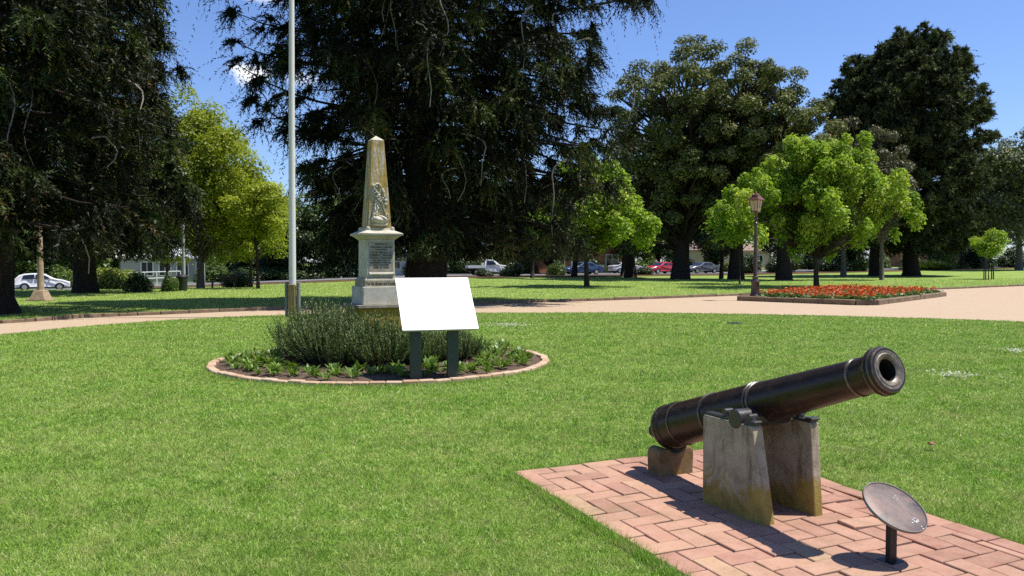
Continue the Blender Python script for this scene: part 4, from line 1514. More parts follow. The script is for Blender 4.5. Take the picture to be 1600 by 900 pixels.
def lettering(lines, name, parent, mat, yface, shear=0.0):
    vs, fs = [], []
    dg = None
    for (txt, z, size, wid) in lines:
        cu = bpy.data.curves.new("t", "FONT")
        cu.body = txt; cu.size = size; cu.align_x = "CENTER"; cu.extrude = 0.002; cu.resolution_u = 2; cu.shear = shear
        cu.offset = 0.0004
        ob = bpy.data.objects.new("t", cu)
        COL.objects.link(ob)
        bpy.context.view_layer.update()
        dg = bpy.context.evaluated_depsgraph_get()
        me_ = bpy.data.meshes.new_from_object(ob.evaluated_get(dg))
        co = np.zeros(len(me_.vertices) * 3); me_.vertices.foreach_get("co", co); co = co.reshape(-1, 3)
        w = co[:, 0].max() - co[:, 0].min()
        k = wid / w if wid else 1.0
        o_ = len(vs)
        for p in co:
            vs.append((p[0] * k, yface - p[2], z + p[1]))
        for pl_ in me_.polygons:
            fs.append(tuple(o_ + i for i in pl_.vertices))
        bpy.data.objects.remove(ob); bpy.data.curves.remove(cu); bpy.data.meshes.remove(me_)
    mb = MB(); mb.add(vs, fs)
    return mb.build(name, mat, parent, fix=False)


lettering([("ERECTED BY", 1.850, 0.036, 0.19), ("SYMPATHISING COMRADES", 1.806, 0.032, 0.35), ("AND FRIENDS", 1.768, 0.032, 0.19), ("To the Memory of", 1.722, 0.044, 0.33),
           ("JOSEPH F. PALLASS", 1.676, 0.046, 0.35), ("OF N.S.W. CONTINGENT", 1.638, 0.032, 0.34), ("A.I.H. WHO FELL AT", 1.602, 0.032, 0.28),
           ("KLAPPERSKOP TRANSVAAL", 1.566, 0.032, 0.34), ("OCT. 31st 1901", 1.530, 0.032, 0.24), ("AGED 26 YEARS", 1.494, 0.032, 0.26)], "inscription", pan, M["letter"], -0.2345)
lettering([("For his Queen and Country", 1.232, 0.066, 0.50)], "inscription", step, M["letter"], -0.2735, 0.12)

# ------------------------------------------------------------------ blank information sign
SPSI = R(17)
sp = (G(651, 597) + G(709, 597)) / 2
sgn = thing("information_sign", "blank white tilted sign panel on two dark green posts before the round bed", "sign", (sp.x, sp.y, 0), SPSI)
SW, SH, TILT = 1.02, 0.90, R(48)          # width, slant height, angle of the panel from the horizontal
zb = 0.70
mb = MB()
rotp = Matrix.Rotation(TILT, 3, "X")
cen = Vector((0.06, -0.10 + SH / 2 * math.cos(TILT), zb + SH / 2 * math.sin(TILT)))
mb.bevel_box(cen, (SW, SH, 0.012), 0.003, rotp)
pn = mb.build("panel", M["sign_white"], sgn)
mb = MB()
mb.box(cen - rotp @ Vector((0, 0, 0.0215)), (SW - 0.02, SH - 0.02, 0.03), rotp)
mb.build("backing_frame", M["steel_grey"], sgn)
for sx in (-0.25, 0.25):
    mb = MB()
    mb.bevel_box((sx, 0.06, 0.37), (0.15, 0.075, 0.74), 0.004)
    mb.build("post", M["sign_post"], sgn)

# ------------------------------------------------------------------ flagpole
fp = G(457.5, 496)
fl = thing("flagpole", "tall worn white timber flagpole clamped in stub posts beside the gravel path", "flagpole", (fp.x, fp.y, 0))
mb = MB()
mb.tube([(0, 0, 0.05), (0, 0, 0.95), (0.012, 0, 5), (0.05, 0, 10), (0.07, 0, 13.5)], [0.102, 0.100, 0.088, 0.070, 0.055], 20)
mb.build("pole", M["pole_paint"], fl, True)
mb = MB(); mb.bevel_box((-0.165, 0.02, 0.50), (0.07, 0.20, 1.0), 0.008); mb.build("stub_post", M["grey_timber"], fl)
mb = MB(); mb.bevel_box((0.165, 0.02, 0.50), (0.07, 0.20, 1.0), 0.008); mb.build("stub_post", M["grey_timber"], fl)
mb = MB(); mb.bevel_box((0.0, -0.125, 0.47), (0.20, 0.05, 0.94), 0.008); mb.build("face_board", M["old_timber"], fl)
mb = MB()
for z in (0.3, 0.8):
    mb.tube([(-0.22, 0.02, z), (0.22, 0.02, z)], 0.014, 8)
mb.build("clamp_bolts", M["steel_grey"], fl)


# ------------------------------------------------------------------ lamp posts
def lantern(th, z, col, k=1.0):
    """four sided tapering lantern with roof and finial, its floor at height z"""
    mb = MB()
    for sx, sy in ((-1, -1), (1, -1), (1, 1), (-1, 1)):
        mb.tube([(sx * 0.15 * k, sy * 0.15 * k, z), (sx * 0.235 * k, sy * 0.235 * k, z + 0.54 * k)], 0.018 * k, 6)
    mb.frustum(0.34 * k, 0.34 * k, z - 0.03 * k, z + 0.015 * k)
    mb.frustum(0.52 * k, 0.56 * k, z + 0.54 * k, z + 0.58 * k)
    for ax_ in (0, 1):
        for s in (-1, 1):
            p, q = (0, s * 0.15 * k), (0, s * 0.235 * k)
            if ax_:
                p, q = (p[1], 0), (q[1], 0)
            mb.tube([(p[0], p[1], z), (q[0], q[1], z + 0.54 * k)], 0.011 * k, 5)
    fr = mb.build("lantern_frame", M["lamp_copper"], th)
    mb = MB()
    mb.frustum(0.29 * k, 0.455 * k, z + 0.02 * k, z + 0.535 * k)
    mb.build("lantern_glass", M["lamp_glass"], th)
    mb = MB()
    mb.frustum(0.60 * k, 0.30 * k, z + 0.5803 * k, z + 0.78 * k); mb.frustum(0.30 * k, 0.34 * k, z + 0.7803 * k, z + 0.82 * k); mb.frustum(0.34 * k, 0.06 * k, z + 0.8203 * k, z + 0.90 * k)
    mb.lathe([(z + 0.90 * k, 0.03 * k), (z + 0.93 * k, 0.05 * k), (z + 0.96 * k, 0.03 * k), (z + 1.0 * k, 0.002)], 12)
    mb.build("lantern_roof", col, th)


lp = G(1180, 463.5, 0.16)
lamp = thing("street_lamp", "brown cast iron lamp post with copper lantern at the corner of the red flower bed", "street lamp", (lp.x, lp.y, 0.1), R(45))
mb = MB()
mb.lathe([(0, 0.235), (0.12, 0.235), (0.14, 0.20), (0.22, 0.185), (0.62, 0.165), (0.66, 0.19), (0.70, 0.175), (0.76, 0.125), (0.82, 0.12), (0.86, 0.13), (0.90, 0.10)], 8)
mb.build("pedestal", M["lamp_brown"], lamp, True)
mb = MB()
mb.lathe([(0.90, 0.098), (0.94, 0.085), (2.0, 0.072), (2.95, 0.060), (2.98, 0.085), (3.04, 0.085), (3.07, 0.055), (3.16, 0.05), (3.19, 0.075), (3.24, 0.075), (3.27, 0.045), (3.42, 0.06), (3.50, 0.09)], 20)
mb.build("column", M["lamp_brown"], lamp, True)
lantern(lamp, 3.50, M["lamp_copper"], 0.82)

lp2 = G(64, 470)
lamp2 = thing("street_lamp", "buff lamp column on a splayed stone base under the dark pine branches", "street lamp", (lp2.x, lp2.y, 0))
mb = MB(); mb.frustum(0.80, 0.78, 0, 0.09); mb.frustum(0.60, 0.42, 0.0903, 0.37); mb.frustum(0.42, 0.36, 0.3703, 0.42); bev(mb.build("pedestal", M["lamp_stone"], lamp2), 0.015)
mb = MB(); mb.lathe([(0.42, 0.15), (0.50, 0.13), (3.2, 0.085), (3.25, 0.12), (3.32, 0.12), (3.36, 0.07), (3.5, 0.09)], 20); mb.build("column", M["lamp_stone"], lamp2, True)
lantern(lamp2, 3.5, M["lamp_copper"], 0.9)

# ------------------------------------------------------------------ raised flower bed
th = thing("flower_bed", "raised bed edged in brown stone filled with red flowers beside the gravel", "flower bed", tuple(bedA))
e1 = (bedB - bedA); e2 = (bedC - bedB)
mb = MB()
cen_ = (bedA + bedC) / 2
inn = [cen_ + (q - cen_) * 0.975 for q in (bedA, bedB, bedC, bedD)]


def kerb_run(a, b, mb, h=0.22, w=0.22):
    dv_ = b - a
    n_ = max(1, int(dv_.length / 1.15))
    rot = Matrix.Rotation(math.atan2(dv_.y, dv_.x), 3, "Z")
    for k in range(n_):
        c_ = a + dv_ * ((k + 0.5) / n_) - bedA
        mb.bevel_box((c_.x, c_.y, h / 2 - 0.02 + random.uniform(-0.008, 0.008)), (dv_.length / n_ - 0.012, w, h), 0.025, rot)


cut = 0.10
pa, pb_, pc, pd = bedA, bedB, bedC, bedD
b1_ = pb_ + (pa - pb_).normalized() * 0.55; b2_ = pb_ + (pc - pb_).normalized() * 0.55
kerb_run(pa, b1_, mb); kerb_run(b1_, b2_, mb); kerb_run(b2_, pc, mb); kerb_run(pc, pd, mb); kerb_run(pd, pa, mb)
mb.build("edging", M["edging"], th)
mb = MB()
mb.add([(q.x - bedA.x, q.y - bedA.y, 0.13) for q in inn], [(0, 1, 2, 3)])
mb.build("soil", M["soil"], th, fix=False)


def red_plant(seed):
    rng_ = np.random.default_rng(seed)
    n1, n2 = 64, 14
    C1 = np.clip(rng_.normal(size=(n1, 3)), -1.6, 1.6) * np.array([0.13, 0.13, 0.05]) + np.array([0, 0, 0.11])
    V1 = leaf_quads(rng_, C1, rng_.normal(size=(n1, 3)) * 0.6 + np.array([0, 0, 0.9]), np.full(n1, 0.13), np.full(n1, 0.075))
    sp_ = np.clip(rng_.normal(size=(5, 2)), -1.5, 1.5) * 0.10
    ix = rng_.integers(0, 5, n2)
    C2 = np.stack([sp_[ix, 0], sp_[ix, 1], 0.17 + 0.12 * rng_.random(n2)], -1) + rng_.normal(size=(n2, 3)) * 0.02
    V2_ = leaf_quads(rng_, C2, rng_.normal(size=(n2, 3)) + np.array([0, -0.3, 0.4]), np.full(n2, 0.075), np.full(n2, 0.05))
    return npmesh("red_flower", np.concatenate([V1, V2_]), 4, [M["flower_leaf"], M["red_flower"]], rng_.random(n1 + n2), [0] * n1 + [1] * n2)


rpm = [red_plant(s) for s in (41, 42, 43, 44)]
rq = random.Random(77)
cnt = 0
ua, ub = e1.length, e2.length
rows, cols = 14, 21
for i in range(rows):
    for j in range(cols):
        a = (i + 0.9 + rq.uniform(-0.25, 0.25)) / (rows + 1.0); b = (j + 0.85 + rq.uniform(-0.25, 0.25)) / (cols + 0.8)
        p = bedA + e1 * a + e2 * b
        if (p - lp).length < 0.5 or a + (1 - b) * 0.0 < 0.02:
            continue
        o = link("red_flower", rpm[(i * 7 + j * 3) % 4], None, (p.x, p.y, 0.12), rq.uniform(0, 6.28))
        s_ = rq.uniform(0.95, 1.35); o.scale = (s_ * 1.2, s_ * 1.2, s_ * rq.uniform(0.75, 1.0))
        tag(o, "small red flowering bedding plant massed inside the raised stone bed", "flower", "red flowers in the raised bed")
        cnt += 1

# ------------------------------------------------------------------ trees
T = {}
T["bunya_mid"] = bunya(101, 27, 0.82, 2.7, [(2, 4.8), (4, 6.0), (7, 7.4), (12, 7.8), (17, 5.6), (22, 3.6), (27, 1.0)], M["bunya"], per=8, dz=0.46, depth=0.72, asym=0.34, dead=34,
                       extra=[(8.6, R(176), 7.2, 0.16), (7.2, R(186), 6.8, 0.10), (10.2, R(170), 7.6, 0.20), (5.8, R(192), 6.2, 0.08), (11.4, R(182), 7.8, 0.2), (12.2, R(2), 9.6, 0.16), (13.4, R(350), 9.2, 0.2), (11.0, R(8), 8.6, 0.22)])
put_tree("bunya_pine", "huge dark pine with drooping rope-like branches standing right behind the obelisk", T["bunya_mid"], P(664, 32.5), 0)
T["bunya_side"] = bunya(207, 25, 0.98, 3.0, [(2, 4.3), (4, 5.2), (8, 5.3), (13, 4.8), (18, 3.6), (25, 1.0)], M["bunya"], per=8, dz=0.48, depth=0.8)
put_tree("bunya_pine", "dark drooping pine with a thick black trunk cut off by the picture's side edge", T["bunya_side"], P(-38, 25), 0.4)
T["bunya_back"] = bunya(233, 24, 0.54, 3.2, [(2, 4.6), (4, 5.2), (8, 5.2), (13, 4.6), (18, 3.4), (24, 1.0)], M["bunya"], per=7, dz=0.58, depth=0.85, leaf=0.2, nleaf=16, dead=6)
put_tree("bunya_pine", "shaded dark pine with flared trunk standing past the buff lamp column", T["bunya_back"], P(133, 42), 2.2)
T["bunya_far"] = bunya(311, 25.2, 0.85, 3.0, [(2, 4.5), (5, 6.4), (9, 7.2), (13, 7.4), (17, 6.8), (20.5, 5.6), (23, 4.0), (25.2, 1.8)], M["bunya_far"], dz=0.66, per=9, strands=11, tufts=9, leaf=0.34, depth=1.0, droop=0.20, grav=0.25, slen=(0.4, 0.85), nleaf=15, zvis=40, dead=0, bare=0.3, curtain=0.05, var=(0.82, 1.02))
put_tree("bunya_pine", "tall dense dark evergreen with a domed top rising alone against the sky", T["bunya_far"], P(1424, 85), 0.3, (0.93, 0.95, 0.955))
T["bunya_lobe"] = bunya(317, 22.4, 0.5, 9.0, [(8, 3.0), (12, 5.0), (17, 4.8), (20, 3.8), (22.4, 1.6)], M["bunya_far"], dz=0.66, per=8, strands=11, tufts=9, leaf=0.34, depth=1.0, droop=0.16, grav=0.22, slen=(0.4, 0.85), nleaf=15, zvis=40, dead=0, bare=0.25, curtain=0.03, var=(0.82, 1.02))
put_tree("bunya_pine", "second dark evergreen, shorter and rounder, leaning against the tall domed one", T["bunya_lobe"], P(1366, 86), 1.3)

T["maple_a"] = broadleaf(401, 9.0, 1.6, 6.9, 250, 66000, 0.20, 0.17, M["maple"], M["bark_young"], RY=5.6, clump=0.125, shape="ovate", inner=0.15, flat=1.15)
put_tree("maple_tree", "bright green spreading young tree behind the raised red flower bed", T["maple_a"], P(1276, 51), 0.2, (0.95, 1.0, 1.10))
T["maple_b"] = broadleaf(407, 8.3, 1.7, 5.2, 180, 48000, 0.20, 0.17, M["maple"], M["bark_young"], RY=4.6, clump=0.14, shape="ovate", inner=0.15, flat=1.1)
put_tree("maple_tree", "bright green young tree partly veiled by the big drooping pine's outer branches", T["maple_b"], P(917, 52), 1.0)
T["elm"] = broadleaf(421, 12.8, 1.6, 5.2, 180, 72000, 0.175, 0.24, M["elm"], M["bark_grey"], RY=4.6, clump=0.18, droop=0.7, inner=0.25)
put_tree("elm_tree", "tall yellow-green tree with a pale straight trunk beyond the shaded lawn", T["elm"], P(313, 54), 0)
T["elm_b"] = broadleaf(427, 9.2, 1.2, 3.6, 80, 34000, 0.165, 0.12, M["elm"], M["bark_young"], RY=3.4, clump=0.24, droop=0.7, inner=0.3)
put_tree("elm_tree", "lower yellow-green tree with hanging sprays, nearer the flagpole", T["elm_b"], P(392, 57), 0.6)
put_tree("elm_tree", "yellow-green tree standing close to the grey weatherboard house", T["elm_b"], P(262, 66), 2.4, 1.05)

T["oak_a"] = broadleaf(501, 24, 3.0, 7.6, 320, 84000, 0.245, 0.80, M["oak"], M["bark_dark"], clump=0.115, inner=0.35, flat=0.8)
T["oak_b"] = broadleaf(509, 21.5, 3.0, 6.2, 270, 68000, 0.245, 0.70, M["oak"], M["bark_dark"], clump=0.125, inner=0.35, flat=0.8)
put_tree("oak_tree", "big grey-green oak with a thick black trunk beside the red car", T["oak_a"], P(1063, 73), 3.7, (0.92, 1.0, 0.89))
put_tree("oak_tree", "big grey-green oak with a forked top, between the thick-trunked oak and the lamp post", T["oak_b"], P(1150, 72), 0, (0.92, 1, 0.95))
put_tree("oak_tree", "big grey-green oak directly above the bright spreading tree", T["oak_b"], P(1225, 70), 2.2, (0.9, 0.9, 0.85))
put_tree("oak_tree", "shorter grey-green oak hidden low between the two young bright trees", T["oak_b"], P(985, 80), 3.3, (0.8, 0.8, 0.60))

T["olive"] = broadleaf(521, 15, 3, 4.5, 70, 20000, 0.30, 0.3, M["olive"], M["bark_grey"], clump=0.25)
put_tree("brown_tree", "brownish olive tree rising just behind the bright spreading tree", T["olive"], P(1318, 82), 0, (0.9, 0.9, 1.08))
put_tree("brown_tree", "brownish olive tree in front of the domed evergreen, with a rounded head", T["olive"], P(1378, 70), 1.7, (0.62, 0.62, 0.88))

T["grey"] = broadleaf(531, 17, 2.5, 6.5, 90, 26000, 0.36, 0.4, M["grey_green"], M["bark_grey"], clump=0.24)
T["dark"] = broadleaf(541, 14, 1.0, 6.5, 80, 24000, 0.38, 0.4, M["dark_green"], M["bark_dark"], clump=0.26)
T["mid"] = broadleaf(551, 10, 0.6, 5.0, 70, 18000, 0.32, 0.3, M["mid_green"], M["bark_dark"], clump=0.26)
bgt = "trees on the far side of the street"
far_trees = [("grey", 1592, 108, 1.12, 0.2, "tall grey-green tree at the picture's far edge, past the sapling"),
             ("grey", 1538, 120, 0.95, 1.2, "grey-green tree filling the gap beside the domed evergreen"),
             ("grey", 1500, 128, 0.85, 3.2, "smaller grey-green tree behind the domed evergreen's drooping skirt"),
             ("dark", 1330, 112, 0.75, 0.6, "dark tree behind the bright spreading tree's outer side"),
             ("dark", 1460, 122, 0.75, 2.6, "dark tree under the domed evergreen's side, across the street"),
             ("dark", 1230, 112, 0.62, 0.7, "dark tree across the street behind the lamp post"),
             ("dark", 1120, 118, 0.8, 1.9, "dark tree behind the cream house roof"),
             ("mid", 1030, 120, 0.95, 0, "mid-green tree behind the red car"),
             ("dark", 960, 116, 0.8, 2, "dark tree behind the silver sedan"),
             ("mid", 860, 104, 1.05, 1.4, "mid-green tree beside the brick house"),
             ("dark", 800, 108, 0.9, 3.4, "dark tree behind the white ute"),
             ("dark", 700, 104, 0.95, 0.1, "dark tree hidden behind the great pine's trunk"),
             ("dark", 600, 98, 0.95, 2.2, "dark tree seen past the obelisk's carved face"),
             ("mid", 520, 95, 1.05, 0.4, "mid-green tree between flagpole and obelisk"),
             ("dark", 445, 92, 0.7, 1.1, "dark tree directly behind the flagpole"),
             ("mid", 370, 96, 0.8, 2.8, "mid-green tree behind the hanging yellow-green sprays"),
             ("dark", 180, 96, 0.85, 0.3, "dark tree behind the flared pine trunk"),
             ("mid", 120, 88, 0.95, 1.7, "mid-green tree behind the white hatchback's bonnet"),
             ("mid", 40, 86, 0.95, 2.9, "mid-green tree behind the white hatchback's tail"),
             ("dark", -60, 84, 1.0, 0.9, "dark tree beyond the black cut-off trunk")]
for (k, px, d, s_, rz, lab) in far_trees:
    put_tree("street_tree", lab, T[k], P(px, d), rz, s_, bgt)

# slim trunks and the small dark tree
T["slim"] = broadleaf(561, 9.5, 4.2, 2.4, 40, 9000, 0.24, 0.16, M["dark_green"], M["bark_dark"], clump=0.3)
put_tree("slim_tree", "thin dark-trunked tree between the two thick oak trunks", T["slim"], P(1127, 76), 0, (1.2, 1.2, 1.3))
T["slim_pale"] = broadleaf(563, 9.5, 3.6, 2.6, 40, 8000, 0.22, 0.13, M["elm"], M["bark_dark"], clump=0.3)
put_tree("slim_tree", "thin dark-trunked tree near the flagpole with a sparse head", T["slim_pale"], P(403, 50), 1.2, (0.8, 0.8, 0.72))
put_tree("slim_tree", "thin leaning dark tree in front of the brick house", T["slim"], P(832, 78), 2.2, (1.2, 1.2, 0.9))
put_tree("slim_tree", "dark-trunked tree in front of the blue car", T["slim"], P(897, 84), 0.3, (1.9, 1.9, 1.0))
put_tree("slim_tree", "dark-trunked tree in front of the silver sedan", T["slim"], P(974, 87), 0.9, (1.9, 1.9, 1.0))

# sapling inside stakes
sp_ = P(1545, 72)
T["sapling"] = broadleaf(571, 4.6, 1.5, 1.75, 44, 5200, 0.17, 0.045, M["maple"], M["bark_young"], clump=0.34, inner=0.3)
put_tree("maple_tree", "small bright green tree directly behind the lamp post", T["sapling"], P(1156, 58), 2.3, (1.5, 1.5, 1.5))
put_tree("sapling", "small bright green sapling growing inside black stakes on the lawn", T["sapling"], sp_, 0)
gd = thing("tree_guard", "ring of thin black stakes around the small sapling", "tree guard", tuple(sp_))
for k in range(4):
    w = k * math.pi / 2 + 0.5
    mb = MB(); mb.box((0.42 * math.cos(w), 0.42 * math.sin(w), 0.75), (0.07, 0.07, 1.5)); mb.build("stake", M["black_steel"], gd)
mb = MB()
for z in (0.9, 1.4):
    mb.tube([(0.42 * math.cos(w), 0.42 * math.sin(w), z) for w in np.linspace(0.5, 0.5 + 6.2832, 9)], 0.03, 4)
mb.build("tie", M["black_steel"], gd)


# ------------------------------------------------------------------ shrubs
def shrub(seed, h, rad, n, leaf, mat, grassy=False):
    rng_ = np.random.default_rng(seed)
    if grassy:
        az = rng_.random(n) * 6.283
        q = np.sqrt(rng_.random(n))
        base = np.stack([np.cos(az) * q * rad * 0.7, np.sin(az) * q * rad * 0.7, h * 0.15 * (1 - q)], -1)
        dv = unit(np.stack([np.cos(az) * (0.25 + q * 0.8), np.sin(az) * (0.25 + q * 0.8), 1.0 - 0.5 * q], -1) + rng_.normal(size=(n, 3)) * 0.22)
        V = leaf_tris(base, dv, unit(np.cross(dv, rng_.normal(size=(n, 3)))), h * rng_.uniform(0.6, 1.05, n), np.full(n, leaf))
        return npmesh("foliage", V, 3, mat, np.clip(rng_.normal(0.5, 0.22, n), 0, 1))
    m = 26
    cd = unit(rng_.normal(size=(m, 3))); cd[:, 2] = np.abs(cd[:, 2])
    Cc = cd * (0.35 + 0.45 * rng_.random((m, 1))) * np.array([rad, rad, h * 0.95])
    ix = rng_.integers(0, m, n)
    od = unit(rng_.normal(size=(n, 3)))
    C = Cc[ix] + od * (0.22 + 0.16 * rng_.random((n, 1))) * np.array([rad, rad, h * 0.75])
    C[:, 2] = np.maximum(C[:, 2], 0.05)
    V = leaf_quads(rng_, C, od + rng_.normal(size=(n, 3)) * 0.5 + np.array([0, 0, 0.4]), leaf * rng_.uniform(0.6, 1.3, n), leaf * 0.6 * rng_.uniform(0.6, 1.3, n))
    return npmesh("foliage", V, 4, mat, np.clip(rng_.normal(0.5, 0.22, n) + rng_.normal(0, 0.12, m)[ix], 0, 1))


SH_ = {"dark": shrub(601, 1.0, 0.75, 5000, 0.09, M["dark_green"]), "mid": shrub(602, 1.0, 0.7, 4200, 0.09, M["mid_green"]), "yellow": shrub(603, 1.0, 0.8, 4200, 0.10, M["yellow_green"]),
       "rust": shrub(604, 1.0, 0.7, 3000, 0.10, M["rust"]), "grassy": shrub(605, 1.0, 0.9, 1600, 0.05, M["mid_green"], True), "strap": shrub(606, 1.0, 0.8, 700, 0.06, M["grey_green"], True), "grey": shrub(607, 1.0, 0.75, 4000, 0.10, M["grey_green"])}
stem_mb = MB()
for k in range(7):
    w = k * 0.9
    stem_mb.tube([(0.05 * math.cos(w), 0.05 * math.sin(w), 0), (0.22 * math.cos(w), 0.22 * math.sin(w), 0.35), (0.40 * math.cos(w), 0.40 * math.sin(w), 0.75)], [0.025, 0.017, 0.006], 5)
STEM = stem_mb.mesh("stems", M["bark_dark"], "all", fix=False)
sh_list = [("dark", P(214, 43), 1.05, 1.25, "dark rounded shrub on the shaded lawn beside the flared pine trunk", "shrub"),
           ("mid", P(267, 44), 0.8, 1.05, "lighter green shrub beside the litter bin and its pole", "shrub"),
           ("yellow", P(170, 68), 2.6, 2.2, "yellow-green shrub behind the flared pine trunk, by the street", "shrub"),
           ("yellow", P(196, 74), 2.2, 2.0, "yellow-green shrub next along towards the grey house", "shrub"),
           ("rust", P(196, 96), 2.2, 3.2, "rust-red shrub in the garden beside the grey house", "shrub"),
           ("mid", P(20, 84), 2.6, 2.4, "green shrub behind the white hatchback", "shrub"),
           ("mid", road_at(330, 12.5), 2.4, 3.0, "mid-green garden shrub between the grey house and the clipped hedge", "shrub"),
           ("dark", road_at(350, 16), 3.4, 4.6, "tall dark garden shrub behind the hanging yellow-green sprays", "shrub"),
           ("dark", road_at(420, 16), 3.6, 4.2, "tall dark shrub above the clipped hedge, by the flagpole's near side", "shrub"),
           ("dark", road_at(470, 11.5), 3.4, 2.2, "dark clipped hedge plant just past the flagpole", "hedge"),
           ("mid", road_at(500, 13), 2.6, 2.8, "mid-green shrub in the garden between flagpole and obelisk", "shrub"),
           ("dark", road_at(530, 12.5), 3.2, 3.4, "dark shrub close beside the obelisk pedestal's pale corner", "shrub"),
           ("dark", road_at(560, 14), 3.4, 4.0, "tall dark shrub directly behind the obelisk pedestal", "shrub"),
           ("dark", road_at(660, 13), 3.2, 3.2, "dark shrub behind the great pine's trunk", "shrub"),
           ("dark", road_at(715, 12.5), 3.2, 3.4, "dark shrub between the great pine's trunk and the white ute", "shrub"),
           ("dark", road_at(925, 13), 2.6, 2.4, "dark shrub at the brick house corner, behind the blue car", "shrub"),
           ("dark", road_at(1062, 13), 3.2, 3.4, "dark shrub hidden behind the thickest oak trunk", "shrub"),
           ("dark", road_at(1265, 12), 3.6, 3.8, "dark shrub across the street behind the bright spreading tree's trunk", "shrub"),
           ("mid", road_at(1370, 12), 3.4, 3.0, "mid-green shrub across the street beside the domed evergreen", "shrub"),
           ("mid", P(100, 82), 2.6, 2.4, "green shrub between the white hatchback and the flared pine trunk", "shrub"),
           ("dark", P(60, 90), 3.4, 4.4, "tall dark shrub behind the buff lamp column", "shrub"),
           ("dark", P(372, 58), 1.5, 1.3, "dark low shrub under the hanging yellow-green sprays", "shrub"),
           ("dark", road_at(410, 11.5), 3.4, 1.9, "dark clipped hedge plant across the street, near the flagpole's far side", "hedge"),
           ("dark", road_at(440, 11.5), 3.4, 1.9, "dark clipped hedge plant across the street, directly behind the flagpole", "hedge"),
           ("dark", road_at(380, 11.5), 3.4, 1.9, "dark clipped hedge plant across the street, nearest the grey house", "hedge"),
           ("strap", road_at(752, 12), 2.6, 3.2, "spiky strap-leaved clump behind the white ute's tray", "shrub"),
           ("strap", road_at(782, 12), 2.6, 3.4, "spiky strap-leaved clump behind the white ute's bonnet", "shrub"),
           ("strap", road_at(806, 12), 2.2, 2.8, "spiky strap-leaved clump next to the brick house front", "shrub"),
           ("dark", road_at(800, -3), 1.7, 1.9, "dark round shrub just right of the white ute's nose", "shrub"),
           ("dark", road_at(757, -4), 1.3, 1.0, "dark low shrub in front of the white ute", "shrub"),
           ("mid", road_at(828, 12), 1.8, 1.8, "light green shrub against the brick house", "shrub"),
           ("mid", road_at(868, -1.5), 1.6, 1.9, "green shrub in front of the blue car's nose", "shrub"),
           ("dark", road_at(1008, -2), 1.6, 1.2, "dark low shrub before the red car's bonnet", "shrub"),
           ("mid", road_at(1010, 13), 3.0, 2.6, "green shrub behind the red car's bonnet", "shrub"),
           ("yellow", road_at(1112, 12.5), 2.0, 2.6, "yellow-green round shrub in front of the cream house", "shrub"),
           ("yellow", road_at(1143, 12.5), 2.4, 1.6, "low golden hedge under the cream house window", "hedge"),
           ("dark", road_at(1168, -2), 2.4, 2.9, "dark shrub close behind the lamp post", "shrub"),
           ("dark", road_at(1225, -2), 3.0, 3.3, "dark shrub in the shade below the bright spreading tree's inner side", "shrub"),
           ("dark", road_at(1300, -2), 3.2, 3.4, "dark shrub below the outer side of the bright spreading tree", "shrub"),
           ("mid", road_at(1340, -3), 2.2, 2.6, "green shrub in the shade next to the domed evergreen's foot", "shrub"),
           ("grassy", road_at(1451, -5), 2.6, 1.55, "low mounded strap-leaf clump on the lawn by the street", "shrub"),
           ("mid", road_at(1474, -2), 3.4, 4.2, "round mid-green shrub behind the low mounded clump", "shrub"),
           ("grey", road_at(1422, -2), 2.2, 3.6, "grey-green loose shrub beside the domed evergreen's trunk", "shrub"),
           ("grey", road_at(1502, -3), 1.6, 1.6, "pale grey low shrub beside the round mid-green one", "shrub"),
           ("dark", road_at(1522, -2), 3.4, 4.4, "dark shrub behind the staked sapling", "shrub"),
           ("dark", road_at(1580, -2), 3.6, 3.8, "dark shrub at the picture's far edge", "shrub")]
for (k, p, rx, h, lab, cat) in sh_list:
    o = thing("shrub" if cat == "shrub" else "hedge_plant", lab, cat, tuple(p), random.uniform(0, 6), "shrubs along the street", (rx / 0.95, rx / 0.95, h))
    link("foliage", SH_[k], o)
    link("stems", STEM, o)


